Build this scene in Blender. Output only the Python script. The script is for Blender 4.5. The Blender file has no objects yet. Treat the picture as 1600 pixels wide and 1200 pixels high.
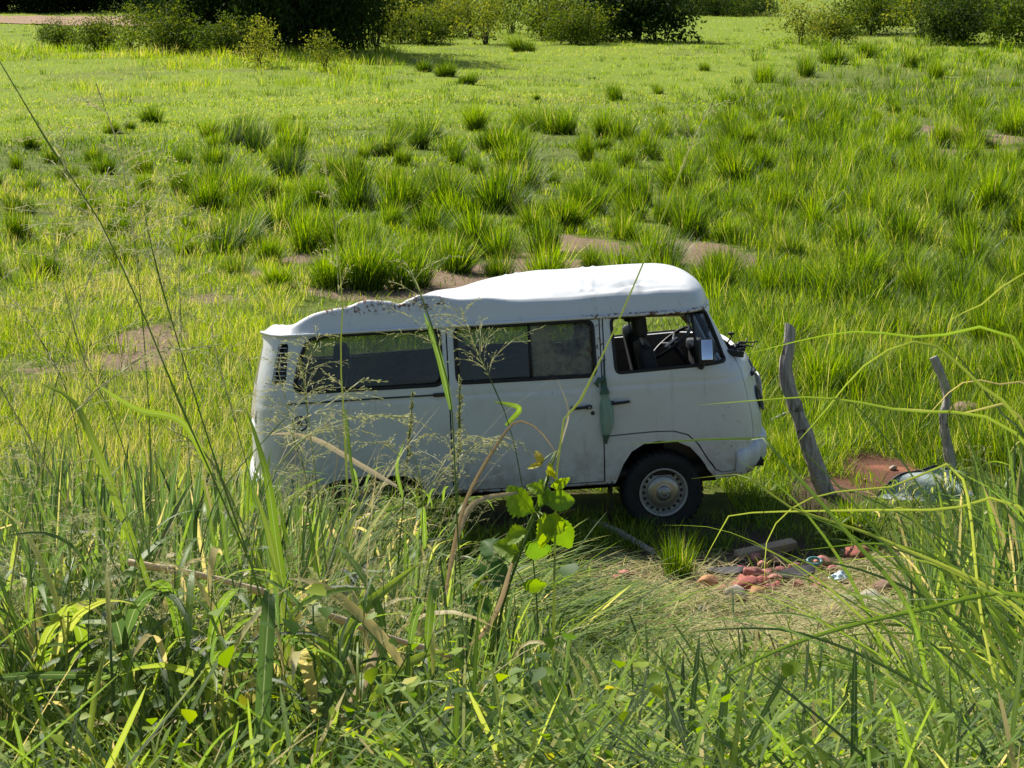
import bpy, bmesh, math, random
import numpy as np
from mathutils import Vector, Matrix, geometry

random.seed(7)
RNG = np.random.default_rng(11)
SC = bpy.context.scene
COL = SC.collection
R = math.radians

# ------------------------------------------------------------------ camera
FPX, PITCH, HC = 3560.0, R(10.8), 4.70          # focal length in 1600-px pixels, tilt, height
cam_d = bpy.data.cameras.new('camera')
cam = bpy.data.objects.new('camera', cam_d)
COL.objects.link(cam)
cam.location = (0, 0, HC)
cam.rotation_euler = (R(90) - PITCH, 0, 0)
cam_d.sensor_width = 36.0
cam_d.lens = FPX / 1600.0 * 36.0
cam_d.clip_start = 0.1
cam_d.clip_end = 5000
cam_d.dof.use_dof = True
cam_d.dof.focus_distance = 18.8
cam_d.dof.aperture_fstop = 40.0
SC.camera = cam

# ------------------------------------------------------------------ sky, sun, exposure
SUN_EL = R(47)
SUN_DIR = Vector((-0.60, 0.80, 0)).normalized() * math.cos(SUN_EL) + Vector((0, 0, math.sin(SUN_EL)))
world = bpy.data.worlds.new('World')
SC.world = world
world.use_nodes = True
wn = world.node_tree
sky = wn.nodes.new('ShaderNodeTexSky')
sky.sky_type = 'NISHITA'
sky.sun_disc = False
sky.sun_elevation = SUN_EL
sky.sun_rotation = math.atan2(SUN_DIR.x, SUN_DIR.y)
bgn = wn.nodes['Background']
bgn.inputs[1].default_value = 0.07
wn.links.new(sky.outputs[0], bgn.inputs[0])
sl = bpy.data.lights.new('sun', 'SUN')
sl.energy = 4.6
sl.angle = R(0.53)
sl.color = (1.0, 0.95, 0.86)
so = bpy.data.objects.new('sun', sl)
COL.objects.link(so)
so.rotation_euler = SUN_DIR.to_track_quat('Z', 'Y').to_euler()
SC.view_settings.view_transform = 'Standard'
SC.view_settings.look = 'None'
SC.view_settings.gamma = 1.0
SC.view_settings.exposure = 0.74

# ------------------------------------------------------------------ helpers: pixels, terrain
def ray(px, py):
    cx, cy = (np.asarray(px, float) - 800) / FPX, (600 - np.asarray(py, float)) / FPX
    cp, sp = math.cos(PITCH), math.sin(PITCH)
    return np.stack([cx, cp + cy * sp, -sp + cy * cp], -1)

def at_y(px, py, y):
    r = ray(px, py)
    s = np.asarray(y, float) / r[..., 1]
    return np.stack([r[..., 0] * s, r[..., 1] * s, HC + r[..., 2] * s], -1)

PROF_Y = [-30, 0, 3, 5, 7, 9, 11, 13, 15, 17, 19, 60, 120, 2000]
PROF_Z = [3.1, 3.1, 3.0, 2.72, 2.1, 1.5, .95, .5, .2, .06, .03, 0, 0, 0]

def gz(x, y):
    x, y = np.asarray(x, float), np.asarray(y, float)
    z = np.interp(y, PROF_Y, PROF_Z)
    a = np.clip((y - 4) / 6, 0, 1)
    bump = .5 * np.sin(x * 1.9 + y * .7) + .5 * np.sin(y * 1.3 - x * .8 + 2) + .4 * np.sin(x * 4.1 + 1) * np.sin(y * 3.3)
    near = np.exp(-((y - 18.8) / 2.2) ** 2 - ((x - .1) / 3.2) ** 2)
    z = z + a * bump * .035 * (1 - .9 * near)
    z = z + np.clip((y - 30) / 60, 0, 1) * .12 * np.sin(x * .23 + y * .11)
    s = np.clip((.9 - x) / 2.2, 0, 1)
    z = z - .115 * s * s * (3 - 2 * s) * np.exp(-((y - 18.8) / 2.6) ** 2) * np.exp(-(np.clip(-2.6 - x, 0, 9) / 1.5) ** 2)
    # bank rising at the right, where the coarse grass grows
    z = z + .35 * np.clip((x - 3.6) / 2.5, 0, 1) ** 2 * np.exp(-((y - 17) / 4) ** 2)
    return z

def at_ground(px, py):
    px, py = np.asarray(px, float), np.asarray(py, float)
    r = ray(px, py)
    lo = np.full(px.shape, 3.0); hi = np.full(px.shape, 1500.0)
    # first crossing: march then bisect
    ts = np.concatenate([np.arange(3, 40, .1), np.geomspace(40, 1500, 400)])
    t = np.full(px.shape, 1500.0); done = np.zeros(px.shape, bool); prev = 3.0
    for q in ts:
        p = r * q
        below = (HC + p[..., 2] < gz(p[..., 0], p[..., 1])) & ~done
        t = np.where(below, q, t); lo = np.where(below, prev, lo); done |= below; prev = q
    hi = t
    for _ in range(18):
        m = (lo + hi) / 2; p = r * m[..., None]
        b = HC + p[..., 2] < gz(p[..., 0], p[..., 1])
        hi = np.where(b, m, hi); lo = np.where(b, lo, m)
    p = r * hi[..., None]
    return np.stack([p[..., 0], p[..., 1], gz(p[..., 0], p[..., 1])], -1)

# ------------------------------------------------------------------ helpers: objects
def tag(o, label=None, cat=None, group=None, kind=None):
    if label: o['label'] = label
    if cat: o['category'] = cat
    if group: o['group'] = group
    if kind: o['kind'] = kind
    return o

def empty(name, loc=(0, 0, 0), rot=(0, 0, 0), scale=1.0):
    o = bpy.data.objects.new(name, None)
    o.empty_display_size = .1
    COL.objects.link(o)
    o.location = loc; o.rotation_euler = rot
    o.scale = (scale,) * 3 if isinstance(scale, (int, float)) else scale
    return o

def link(name, me, parent=None, loc=None, rot=None, scale=None):
    o = bpy.data.objects.new(name, me)
    COL.objects.link(o)
    if parent: o.parent = parent
    if loc is not None: o.location = loc
    if rot is not None: o.rotation_euler = rot
    if scale is not None: o.scale = scale
    return o

def mesh(name, V, F, mats, tint=None, uv=None, mi=None, smooth=True):
    """F: list of (M,k) int arrays (or plain list of faces); vertex tint; per-vertex uv"""
    me = bpy.data.meshes.new(name)
    V = np.asarray(V, np.float32).reshape(-1, 3)
    if isinstance(F, np.ndarray): F = [F]
    if len(F) and not isinstance(F[0], np.ndarray):
        by = {}
        order = []
        for i, f in enumerate(F): by.setdefault(len(f), []).append(f); order.append(i)
        if mi is not None:
            mm = {}
            for i, f in enumerate(F): mm.setdefault(len(f), []).append(mi[i])
            mi = np.concatenate([np.asarray(mm[k]) for k in by])
        F = [np.asarray(by[k]) for k in by]
    F = [f for f in F if len(f)]
    li = np.concatenate([f.reshape(-1) for f in F]).astype(np.int32)
    tot = np.concatenate([np.full(len(f), f.shape[1]) for f in F]).astype(np.int32)
    st = np.concatenate([[0], np.cumsum(tot)[:-1]]).astype(np.int32)
    me.vertices.add(len(V)); me.vertices.foreach_set('co', V.reshape(-1))
    me.loops.add(len(li)); me.loops.foreach_set('vertex_index', li)
    me.polygons.add(len(tot)); me.polygons.foreach_set('loop_start', st)
    if smooth: me.polygons.foreach_set('use_smooth', np.ones(len(tot), bool))
    if mi is not None: me.polygons.foreach_set('material_index', np.asarray(mi, np.int32))
    for m in (mats if isinstance(mats, (list, tuple)) else [mats]): me.materials.append(m)
    if tint is not None:
        a = me.attributes.new('tint', 'FLOAT', 'POINT')
        a.data.foreach_set('value', np.asarray(tint, np.float32))
    if uv is not None:
        l = me.uv_layers.new(name='UVMap')
        l.data.foreach_set('uv', np.asarray(uv, np.float32)[li].reshape(-1))
    me.update(calc_edges=True)
    me.validate()
    return me

class MB:
    """collects shapes into one mesh"""
    def __init__(s): s.V = []; s.F = []; s.M = []; s.n = 0
    def add(s, V, F, m=0):
        V = [tuple(v) for v in V]
        s.V += V
        for f in F: s.F.append(tuple(int(i) + s.n for i in f)); s.M.append(m)
        s.n += len(V); return s
    def box(s, c, d, rot=None, m=0, bev=0.0):
        hx, hy, hz = d[0] / 2, d[1] / 2, d[2] / 2
        bm = bmesh.new(); bmesh.ops.create_cube(bm, size=1)
        for v in bm.verts: v.co = Vector((v.co.x * d[0], v.co.y * d[1], v.co.z * d[2]))
        if bev: bmesh.ops.bevel(bm, geom=list(bm.edges), offset=bev, segments=2, affect='EDGES', profile=.6)
        bm.verts.index_update()
        M = rot if rot is not None else Matrix.Identity(3)
        V = [M @ v.co + Vector(c) for v in bm.verts]; F = [[v.index for v in f.verts] for f in bm.faces]
        bm.free(); return s.add(V, F, m)
    def tube(s, path, rad, n=8, cap=True, m=0, sq=1.0):
        P = [Vector(p) for p in path]; k = len(P)
        rad = list(rad) if hasattr(rad, '__len__') else [rad] * k
        t0 = (P[1] - P[0]).normalized()
        up = Vector((0, 0, 1)) if abs(t0.z) < .9 else Vector((1, 0, 0))
        nrm = t0.cross(up).normalized(); V = []
        for i in range(k):
            t = (P[min(i + 1, k - 1)] - P[max(i - 1, 0)]).normalized()
            nrm = (nrm - t * nrm.dot(t)).normalized(); b = t.cross(nrm)
            for j in range(n):
                a = 2 * math.pi * j / n
                V.append(P[i] + nrm * math.cos(a) * rad[i] + b * math.sin(a) * rad[i] * sq)
        F = [(i * n + j, i * n + (j + 1) % n, (i + 1) * n + (j + 1) % n, (i + 1) * n + j) for i in range(k - 1) for j in range(n)]
        if cap: F += [tuple(range(n - 1, -1, -1)), tuple(range((k - 1) * n, k * n))]
        return s.add(V, F, m)
    def loop_tube(s, path, rad, n=6, m=0):
        P = [Vector(p) for p in path]; k = len(P); V = []
        c = sum(P, Vector()) / k
        for i in range(k):
            t = (P[(i + 1) % k] - P[i - 1]).normalized()
            o = (P[i] - c); o = (o - t * o.dot(t)).normalized(); b = t.cross(o)
            for j in range(n):
                a = 2 * math.pi * j / n
                V.append(P[i] + o * math.cos(a) * rad + b * math.sin(a) * rad)
        F = [(i * n + j, i * n + (j + 1) % n, ((i + 1) % k) * n + (j + 1) % n, ((i + 1) % k) * n + j) for i in range(k) for j in range(n)]
        return s.add(V, F, m)
    def lathe(s, prof, n=32, M=None, m=0):
        """prof: (radius, height) about local y axis"""
        k = len(prof); V = []
        for (r, h) in prof:
            for j in range(n):
                a = 2 * math.pi * j / n; V.append(Vector((r * math.cos(a), h, r * math.sin(a))))
        if M is not None: V = [M @ v for v in V]
        F = [(i * n + j, i * n + (j + 1) % n, (i + 1) * n + (j + 1) % n, (i + 1) * n + j) for i in range(k - 1) for j in range(n)]
        return s.add(V, F, m)
    def obj(s, name, mats, parent=None, smooth=True, **kw):
        o = link(name, mesh(name, s.V, s.F, mats, mi=s.M, smooth=smooth), parent, **kw)
        return o

def autosmooth(o, ang=35):
    me = o.data
    me.set_sharp_from_angle(angle=R(ang))
    return o

# ------------------------------------------------------------------ helpers: materials
def new_mat(name):
    m = bpy.data.materials.new(name); m.use_nodes = True
    nt = m.node_tree
    for n in list(nt.nodes): nt.nodes.remove(n)
    out = nt.nodes.new('ShaderNodeOutputMaterial')
    return m, nt, out

class NT:
    def __init__(s, nt): s.nt = nt
    def n(s, t, **kw):
        d = s.nt.nodes.new(t)
        for k, v in kw.items(): setattr(d, k, v)
        return d
    def l(s, a, b): s.nt.links.new(a, b)
    def val(s, x, sock):
        if hasattr(x, 'is_linked'): s.l(x, sock)
        else: sock.default_value = x
    def math(s, op, a, b=0.0, clamp=False):
        d = s.n('ShaderNodeMath', operation=op, use_clamp=clamp); s.val(a, d.inputs[0]); s.val(b, d.inputs[1]); return d.outputs[0]
    def mix(s, f, a, b):
        d = s.n('ShaderNodeMix', data_type='RGBA'); s.val(f, d.inputs[0])
        for x, i in ((a, 6), (b, 7)):
            if hasattr(x, 'is_linked'): s.l(x, d.inputs[i])
            else: d.inputs[i].default_value = (*x, 1) if len(x) == 3 else x
        return d.outputs[2]
    def noise(s, scale, detail=4, rough=.55, vec=None, dist=0.0, out=0):
        d = s.n('ShaderNodeTexNoise'); d.inputs['Scale'].default_value = scale
        d.inputs['Detail'].default_value = detail; d.inputs['Roughness'].default_value = rough
        d.inputs['Distortion'].default_value = dist
        if vec is not None: s.l(vec, d.inputs['Vector'])
        return d.outputs[out]
    def ramp(s, f, stops):
        d = s.n('ShaderNodeValToRGB'); e = d.color_ramp.elements
        while len(e) < len(stops): e.new(.5)
        for i, (p, c) in enumerate(stops):
            e[i].position = p; e[i].color = (*c, 1) if len(c) == 3 else c
        s.l(f, d.inputs[0]); return d.outputs[0]
    def step(s, f, lo, hi):
        d = s.n('ShaderNodeMapRange', interpolation_type='SMOOTHSTEP'); s.val(f, d.inputs[0])
        d.inputs[1].default_value = lo; d.inputs[2].default_value = hi; return d.outputs[0]
    def pos(s, kind='Object'):
        return s.n('ShaderNodeTexCoord').outputs[kind]
    def sep(s, v):
        d = s.n('ShaderNodeSeparateXYZ'); s.l(v, d.inputs[0]); return d.outputs
    def bump(s, h, strength=.3, dist=.01):
        d = s.n('ShaderNodeBump'); d.inputs['Strength'].default_value = strength; d.inputs['Distance'].default_value = dist
        s.l(h, d.inputs['Height']); return d.outputs[0]
    def bsdf(s, col, rough=.5, spec=.5, metal=0.0, normal=None, coat=0.0):
        d = s.n('ShaderNodeBsdfPrincipled')
        if hasattr(col, 'is_linked'): s.l(col, d.inputs['Base Color'])
        else: d.inputs['Base Color'].default_value = (*col, 1)
        s.val(rough, d.inputs['Roughness']); s.val(metal, d.inputs['Metallic'])
        d.inputs['Specular IOR Level'].default_value = spec
        d.inputs['Coat Weight'].default_value = coat
        if normal is not None: s.l(normal, d.inputs['Normal'])
        return d.outputs[0]

def simple(name, col, rough=.6, spec=.4, metal=0.0, var=.25, scale=9.0, bump=.15, coat=0.0, bdist=.01):
    m, nt, out = new_mat(name); k = NT(nt)
    p = k.pos()
    f = k.noise(scale, 5, .6, p)
    c = k.mix(f, tuple(x * (1 - var) for x in col), tuple(min(1, x * (1 + var)) for x in col))
    nb = k.bump(k.noise(scale * 4, 4, .6, p), bump, bdist) if bump else None
    k.l(k.bsdf(c, rough, spec, metal, nb, coat), out.inputs[0])
    return m

def grass_mat(name, stops, transl=.45, rough=.5, spec=.35, boost=1.0, stripes=False, objvar=.12, patch=.12, patch_scale=.25):
    """leaf blades: colour from the per-blade tint, thin enough to let light through"""
    m, nt, out = new_mat(name); k = NT(nt)
    t = k.n('ShaderNodeAttribute', attribute_name='tint').outputs['Fac']
    oi = k.n('ShaderNodeObjectInfo').outputs['Random']
    t = k.math('ADD', t, k.math('MULTIPLY', k.math('SUBTRACT', oi, .5), objvar * 2))
    g = k.n('ShaderNodeNewGeometry').outputs['Position']
    pn = k.noise(patch_scale, 3, .6, g)
    t = k.math('ADD', t, k.math('MULTIPLY', k.math('SUBTRACT', pn, .5), patch * 4), clamp=True)
    c = k.ramp(t, stops)
    nb = None
    if stripes:
        uv = k.sep(k.n('ShaderNodeUVMap').outputs[0])
        ab = k.math('ABSOLUTE', uv[0])
        rib = k.step(ab, .10, .03)
        c = k.mix(k.math('MULTIPLY', rib, .55), c, (.42, .46, .24))
        cmb = k.n('ShaderNodeCombineXYZ'); k.l(k.math('MULTIPLY', uv[0], 14), cmb.inputs[0]); k.l(k.math('MULTIPLY', uv[1], 1.5), cmb.inputs[1])
        fine = k.noise(1.6, 3, .6, cmb.outputs[0])
        c = k.mix(k.math('MULTIPLY', k.step(fine, .45, .75), .35), c, (.20, .24, .07))
        spot = k.step(k.noise(18, 3, .6, g), .66, .74)
        c = k.mix(k.math('MULTIPLY', spot, .6), c, (.26, .20, .06))
        nb = k.bump(fine, .25, .004)
    b = k.bsdf(c, rough, spec, 0, nb)
    tr = k.n('ShaderNodeBsdfTranslucent')
    hs = k.n('ShaderNodeHueSaturation'); hs.inputs['Hue'].default_value = .492; hs.inputs['Saturation'].default_value = 1.12; hs.inputs['Value'].default_value = 1.55 * boost
    k.l(c, hs.inputs['Color']); k.l(hs.outputs[0], tr.inputs[0])
    mx = k.n('ShaderNodeMixShader'); mx.inputs[0].default_value = transl
    k.l(b, mx.inputs[1]); k.l(tr.outputs[0], mx.inputs[2]); k.l(mx.outputs[0], out.inputs[0])
    return m

M = {}
GREEN = [(0, (.012, .030, .005)), (.25, (.056, .118, .007)), (.5, (.185, .310, .012)), (.75, (.375, .475, .022)), (1, (.54, .47, .17))]
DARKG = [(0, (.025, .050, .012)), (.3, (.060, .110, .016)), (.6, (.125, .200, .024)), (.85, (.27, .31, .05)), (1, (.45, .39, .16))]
BLUEG = [(0, (.030, .060, .024)), (.3, (.070, .130, .034)), (.6, (.165, .265, .034)), (.85, (.35, .40, .08)), (1, (.55, .45, .19))]
STRAW = [(0, (.14, .11, .04)), (.3, (.36, .29, .13)), (.6, (.54, .46, .24)), (.85, (.40, .42, .14)), (1, (.18, .24, .04))]
PANIC = [(0, (.16, .20, .08)), (.4, (.27, .29, .13)), (.7, (.40, .37, .19)), (1, (.50, .44, .26))]
M['meadow'] = grass_mat('meadow_grass', GREEN, .42, patch=.24, patch_scale=.13)
M['tuft'] = grass_mat('tuft_grass', GREEN, .45, patch=.10, patch_scale=.35, objvar=.08)
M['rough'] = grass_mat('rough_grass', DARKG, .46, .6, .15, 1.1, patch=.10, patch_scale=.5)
M['blade'] = grass_mat('broad_blade', BLUEG, .48, .42, .38, 1.15, stripes=True, patch=.05, patch_scale=1.5, objvar=.10)
M['bulkblade'] = grass_mat('bulk_blade', BLUEG, .44, .6, .15, 1.25, stripes=True, patch=.06, patch_scale=1.5)
M['arch'] = grass_mat('arching_blade', BLUEG, .48, .42, .45, 1.2, stripes=True, patch=.04, patch_scale=1.5, objvar=.12)
M['stem'] = grass_mat('grass_stem', BLUEG, .12, .45, .45, patch=.04, objvar=.12)
M['palestem'] = grass_mat('pale_stem', [(0, (.20, .26, .08)), (.5, (.36, .42, .15)), (1, (.52, .52, .28))], .55, .5, .3, patch=.03)
M['dry'] = grass_mat('dry_blade', [(0, (.20, .13, .06)), (.5, (.40, .30, .17)), (1, (.60, .50, .33))], .25, .6, .3, stripes=False)
M['litter'] = grass_mat('cut_litter', STRAW, .25, .6, .3, patch=.12, patch_scale=.8)
M['panicle'] = grass_mat('seed_head', PANIC, .35, .6, .3, patch=.03, objvar=.06)
M['vine'] = grass_mat('vine_leaf', [(0, (.040, .085, .024)), (.35, (.080, .155, .026)), (.65, (.17, .27, .026)), (.92, (.32, .40, .04)), (1, (.46, .44, .06))], .45, .55, .2, patch=.08, patch_scale=1.2)
M['bush'] = grass_mat('bush_leaf', [(0, (.016, .032, .008)), (.35, (.045, .080, .014)), (.7, (.13, .175, .022)), (1, (.30, .30, .05))], .38, .7, .12, patch=.10, patch_scale=.4, objvar=.16)
M['fargrass'] = grass_mat('far_grass', GREEN, .45, patch=.22, patch_scale=.10)
M['bark'] = simple('bark', (.10, .075, .055), .9, .2, var=.4, scale=14, bump=.6)
# ------------------------------------------------------------------ ground sheet
def hashn(x, y, s):
    """smooth value noise, vectorised"""
    x, y = np.asarray(x, float) * s + 100.3, np.asarray(y, float) * s + 57.7
    xi, yi = np.floor(x), np.floor(y); fx, fy = x - xi, y - yi
    fx, fy = fx * fx * (3 - 2 * fx), fy * fy * (3 - 2 * fy)
    h = lambda a, b: np.modf(np.abs(np.sin(a * 127.1 + b * 311.7) * 43758.5453))[0]
    return (h(xi, yi) * (1 - fx) + h(xi + 1, yi) * fx) * (1 - fy) + (h(xi, yi + 1) * (1 - fx) + h(xi + 1, yi + 1) * fx) * fy

BARE = [  # bare-earth patches seen through the grass: px of the centre, half sizes in px, strength
    (700, 442, 140, 16, 1.5), (560, 455, 90, 12, 1.1), (820, 418, 80, 18, 1.4), (905, 385, 65, 14, 1.3), (1040, 398, 95, 16, 1.5), (1110, 405, 60, 12, 1.1), (480, 405, 40, 8, .9),
    (215, 545, 62, 38, .95), (70, 580, 60, 16, .8), (330, 468, 80, 10, .5), (1520, 215, 60, 18, 1.0), (1580, 235, 50, 12, 1.0),
    (1480, 232, 30, 10, .8), (1170, 272, 30, 8, .6), (660, 95, 22, 6, .5), (1375, 740, 55, 26, 1.2), (1300, 770, 60, 25, .8), (1180, 168, 20, 5, .6),
    (1060, 860, 160, 40, 1.0), (860, 850, 140, 40, .9), (430, 430, 60, 10, .6), (1500, 560, 40, 8, .3)]
_bc = at_ground(np.array([b[0] for b in BARE]), np.array([b[1] for b in BARE]))
_bt = at_ground(np.array([b[0] for b in BARE]), np.array([b[1] - b[3] for b in BARE]))

def bare(x, y):
    x, y = np.asarray(x, float), np.asarray(y, float)
    v = np.zeros(np.broadcast(x, y).shape)
    for i, b in enumerate(BARE):
        c = _bc[i]; rx = b[2] / FPX * c[1]; ry = max(.25, (_bt[i][1] - c[1]))
        v = np.maximum(v, b[4] * np.exp(-(((x - c[0]) / rx) ** 2 + ((y - c[1]) / ry) ** 2) ** 1.5 * .7))
    n = hashn(x, y, 1.1) * .5 + hashn(x, y, 3.1) * .35 + hashn(x, y, 7.7) * .15
    v = v * np.clip((n - .22) * 3.2, 0, 1.25)
    return np.clip(v, 0, 1)

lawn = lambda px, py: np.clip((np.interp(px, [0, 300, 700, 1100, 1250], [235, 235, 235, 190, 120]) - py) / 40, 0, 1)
def build_ground():
    ys = np.concatenate([np.arange(-40, 0, 8), np.arange(0, 5, .5), np.arange(5, 24, .16), 24 * 1.012 ** np.arange(0, 200), [300, 400, 550, 800, 1200, 2000]])
    ys = np.unique(np.round(ys, 3))
    xs = np.concatenate([np.linspace(0, 5, 32), 5 * 1.06 ** np.arange(1, 55), [200, 300, 500, 900, 1500]])
    xs = np.concatenate([-xs[:0:-1], xs])
    X, Y = np.meshgrid(xs, ys)
    Z = gz(X, Y)
    Z = Z + np.clip((Y - 230) / 600, 0, 1) ** 1.5 * 6
    # fine roughness of trodden earth
    Z = Z + .02 * (hashn(X, Y, 3.1) - .5) * (Y < 60)
    V = np.stack([X, Y, Z], -1).reshape(-1, 3)
    ny, nx = X.shape
    i = np.arange((ny - 1) * nx).reshape(ny - 1, nx)[:, :-1].reshape(-1)
    F = np.stack([i, i + 1, i + nx + 1, i + nx], -1)
    me = mesh('ground', V, F, M['ground'])
    a = me.attributes.new('bare', 'FLOAT', 'POINT'); a.data.foreach_set('value', bare(X, Y).reshape(-1).astype(np.float32))
    PXI = 800 + FPX * X / np.maximum(Y, 1) ; PYI = 600 - FPX * np.tan(PITCH - np.arctan2(HC - Z, np.maximum(Y, 1)))
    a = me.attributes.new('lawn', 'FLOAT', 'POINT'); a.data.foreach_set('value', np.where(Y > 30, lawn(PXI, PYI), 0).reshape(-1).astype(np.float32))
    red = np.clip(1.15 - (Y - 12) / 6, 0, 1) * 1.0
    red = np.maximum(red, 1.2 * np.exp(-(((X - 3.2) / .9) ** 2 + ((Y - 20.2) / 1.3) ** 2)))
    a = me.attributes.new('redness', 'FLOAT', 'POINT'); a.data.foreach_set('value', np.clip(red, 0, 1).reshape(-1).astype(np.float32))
    o = link('ground', me)
    return tag(o, kind='structure')

def ground_mat():
    m, nt, out = new_mat('earth_and_turf'); k = NT(nt)
    p = k.n('ShaderNodeNewGeometry').outputs['Position']
    y = k.sep(p)[1]
    b = k.n('ShaderNodeAttribute', attribute_name='bare').outputs['Fac']
    rd = k.n('ShaderNodeAttribute', attribute_name='redness').outputs['Fac']
    n1 = k.noise(1.3, 6, .6, p); n2 = k.noise(9, 5, .65, p); n3 = k.noise(40, 4, .6, p)
    turf = k.ramp(n2, [(.25, (.060, .095, .008)), (.5, (.155, .22, .012)), (.75, (.27, .31, .02))])
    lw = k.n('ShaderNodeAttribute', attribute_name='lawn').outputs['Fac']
    shaded_thatch = k.ramp(k.noise(2.6, 6, .7, p), [(.30, (.035, .052, .008)), (.5, (.095, .130, .014)), (.74, (.19, .18, .05))])  # thatch between tufts, its colour darkened for the shade among the blades
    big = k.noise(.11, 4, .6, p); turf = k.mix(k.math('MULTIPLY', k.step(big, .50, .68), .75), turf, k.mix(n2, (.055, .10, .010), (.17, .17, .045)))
    turf = k.mix(lw, shaded_thatch, turf)
    soil = k.mix(n2, (.13, .085, .055), (.30, .21, .145))
    soil = k.mix(k.step(n3, .5, .7), soil, (.12, .08, .05))
    redc = k.mix(n2, (.075, .036, .022), (.17, .075, .045))  # bank soil, darkened in colour for the shadowed gaps between plants
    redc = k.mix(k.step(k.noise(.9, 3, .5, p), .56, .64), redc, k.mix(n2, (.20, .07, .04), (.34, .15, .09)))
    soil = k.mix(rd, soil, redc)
    near = k.step(y, 26, 16)
    van_shade = k.math('MULTIPLY', k.step(y, 15.8, 17.0), k.step(y, 21.5, 19.6)); soil = k.mix(k.math('MULTIPLY', van_shade, k.math('SUBTRACT', 1.0, k.step(rd, .62, .9))), soil, k.mix(n2, (.045, .030, .020), (.10, .065, .042)))  # dark soil band around the van, painted to deepen its shadow
    f = k.math('ADD', b, k.math('MULTIPLY', k.math('SUBTRACT', n1, .5), .7))
    f = k.math('ADD', f, k.math('MULTIPLY', near, .42))
    f = k.step(k.math('ADD', f, k.math('MULTIPLY', k.math('SUBTRACT', n2, .5), .5)), .32, .58)
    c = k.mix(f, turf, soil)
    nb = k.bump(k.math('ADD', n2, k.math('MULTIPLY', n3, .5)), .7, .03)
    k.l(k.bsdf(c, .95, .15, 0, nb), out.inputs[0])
    return m
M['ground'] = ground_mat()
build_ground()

# ------------------------------------------------------------------ the van
VAN_O = (1.1934, 18.9033, .0226)
VAN_R = (R(0), R(-2.9), R(4))
def paint_mat():
    m, nt, out = new_mat('white_van_paint'); k = NT(nt)
    p = k.pos('Object'); x, y, z = k.sep(p)
    n1 = k.noise(2.2, 6, .6, p); n2 = k.noise(11, 6, .65, p); n3 = k.noise(45, 4, .6, p)
    c = k.mix(n1, (.61, .63, .635), (.68, .695, .69))
    # dusty film and splashes low on the panels
    low = k.math('MULTIPLY', k.step(z, .95, .42), k.step(n2, .35, .75))
    c = k.mix(k.math('MULTIPLY', low, .75), c, (.33, .25, .17))
    film = k.step(k.noise(5, 5, .7, p, 1.5), .5, .8)
    c = k.mix(k.math('MULTIPLY', film, .36), c, (.50, .46, .40))
    # streaks running down
    mp = k.n('ShaderNodeMapping'); mp.inputs['Scale'].default_value = (16, 16, .8); k.l(p, mp.inputs[0])
    st = k.step(k.noise(1.0, 4, .6, mp.outputs[0]), .60, .74)
    c = k.mix(k.math('MULTIPLY', st, .36), c, (.36, .30, .24))
    # scuffs on the nose end of the front door
    sc = k.math('MULTIPLY', k.step(x, .15, .45), k.step(k.noise(9, 5, .7, p, 2.5), .63, .70))
    sc = k.math('MULTIPLY', sc, k.step(z, 1.2, 1.0))
    c = k.mix(k.math('MULTIPLY', sc, .7), c, (.20, .18, .16))
    # rust: crumpled rear roof edge, rail above the doors, pillar, sills, behind the fuel cap
    rr = k.math('MULTIPLY', k.step(x, -1.55, -1.75), k.step(z, 1.86, 1.98))
    rr = k.math('MULTIPLY', rr, k.step(y, -.35, -.5))
    rail = k.math('MULTIPLY', k.step(z, 1.765, 1.785), k.step(z, 1.83, 1.81))
    rail = k.math('MULTIPLY', rail, k.step(x, -.9, -.5))
    pil = k.math('MULTIPLY', k.step(x, -.52, -.49), k.step(x, -.40, -.44))
    pil = k.math('MULTIPLY', pil, k.math('MULTIPLY', k.step(z, 1.25, 1.45), k.step(z, 1.81, 1.79)))
    pil = k.math('MULTIPLY', pil, .8)
    sill = k.step(z, .47, .43)
    reg = k.math('MAXIMUM', k.math('MAXIMUM', k.math('MULTIPLY', rr, .9), rail), k.math('MAXIMUM', pil, sill))
    rn = k.noise(20, 6, .7, p, 1.0)
    rf = k.step(k.math('ADD', rn, k.math('MULTIPLY', reg, .14)), .66, .72)
    rf = k.math('MULTIPLY', rf, k.step(reg, .2, .6))
    halo = k.math('MULTIPLY', k.step(k.math('ADD', rn, k.math('MULTIPLY', reg, .14)), .56, .70), k.step(reg, .2, .6))
    c = k.mix(k.math('MULTIPLY', halo, .35), c, (.45, .28, .16))
    c = k.mix(rf, c, k.mix(n3, (.09, .035, .02), (.20, .09, .045)))
    stain = k.math('MULTIPLY', k.step(k.math('ABSOLUTE', k.math('ADD', x, 2.98)), .16, .03), k.math('MULTIPLY', k.step(z, 1.06, .95), k.step(z, .6, .8)))
    c = k.mix(k.math('MULTIPLY', stain, .35), c, (.34, .24, .16))
    # sparse stone chips
    ch = k.step(k.noise(30, 2, .5, p), .77, .79)
    c = k.mix(k.math('MULTIPLY', ch, .6), c, (.14, .10, .08))
    rough = k.math('ADD', .34, k.math('MULTIPLY', rf, .5)); rough = k.math('ADD', rough, k.math('MULTIPLY', n2, .12))
    nb = k.bump(k.math('ADD', k.math('ADD', k.noise(3.2, 2, .5, p), k.math('MULTIPLY', k.noise(8, 2, .5, p), .25)), k.math('MULTIPLY', n3, .03)), .55, .016)
    k.l(k.bsdf(c, rough, .5, 0, nb, .15), out.inputs[0])
    return m
M['paint'] = paint_mat()
M['lining'] = simple('van_lining', (.17, .155, .13), .8, .2, var=.25, scale=6, bump=.1)
M['rubber'] = simple('black_rubber', (.016, .016, .017), .6, .4, var=.5, scale=20, bump=.2)
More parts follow.
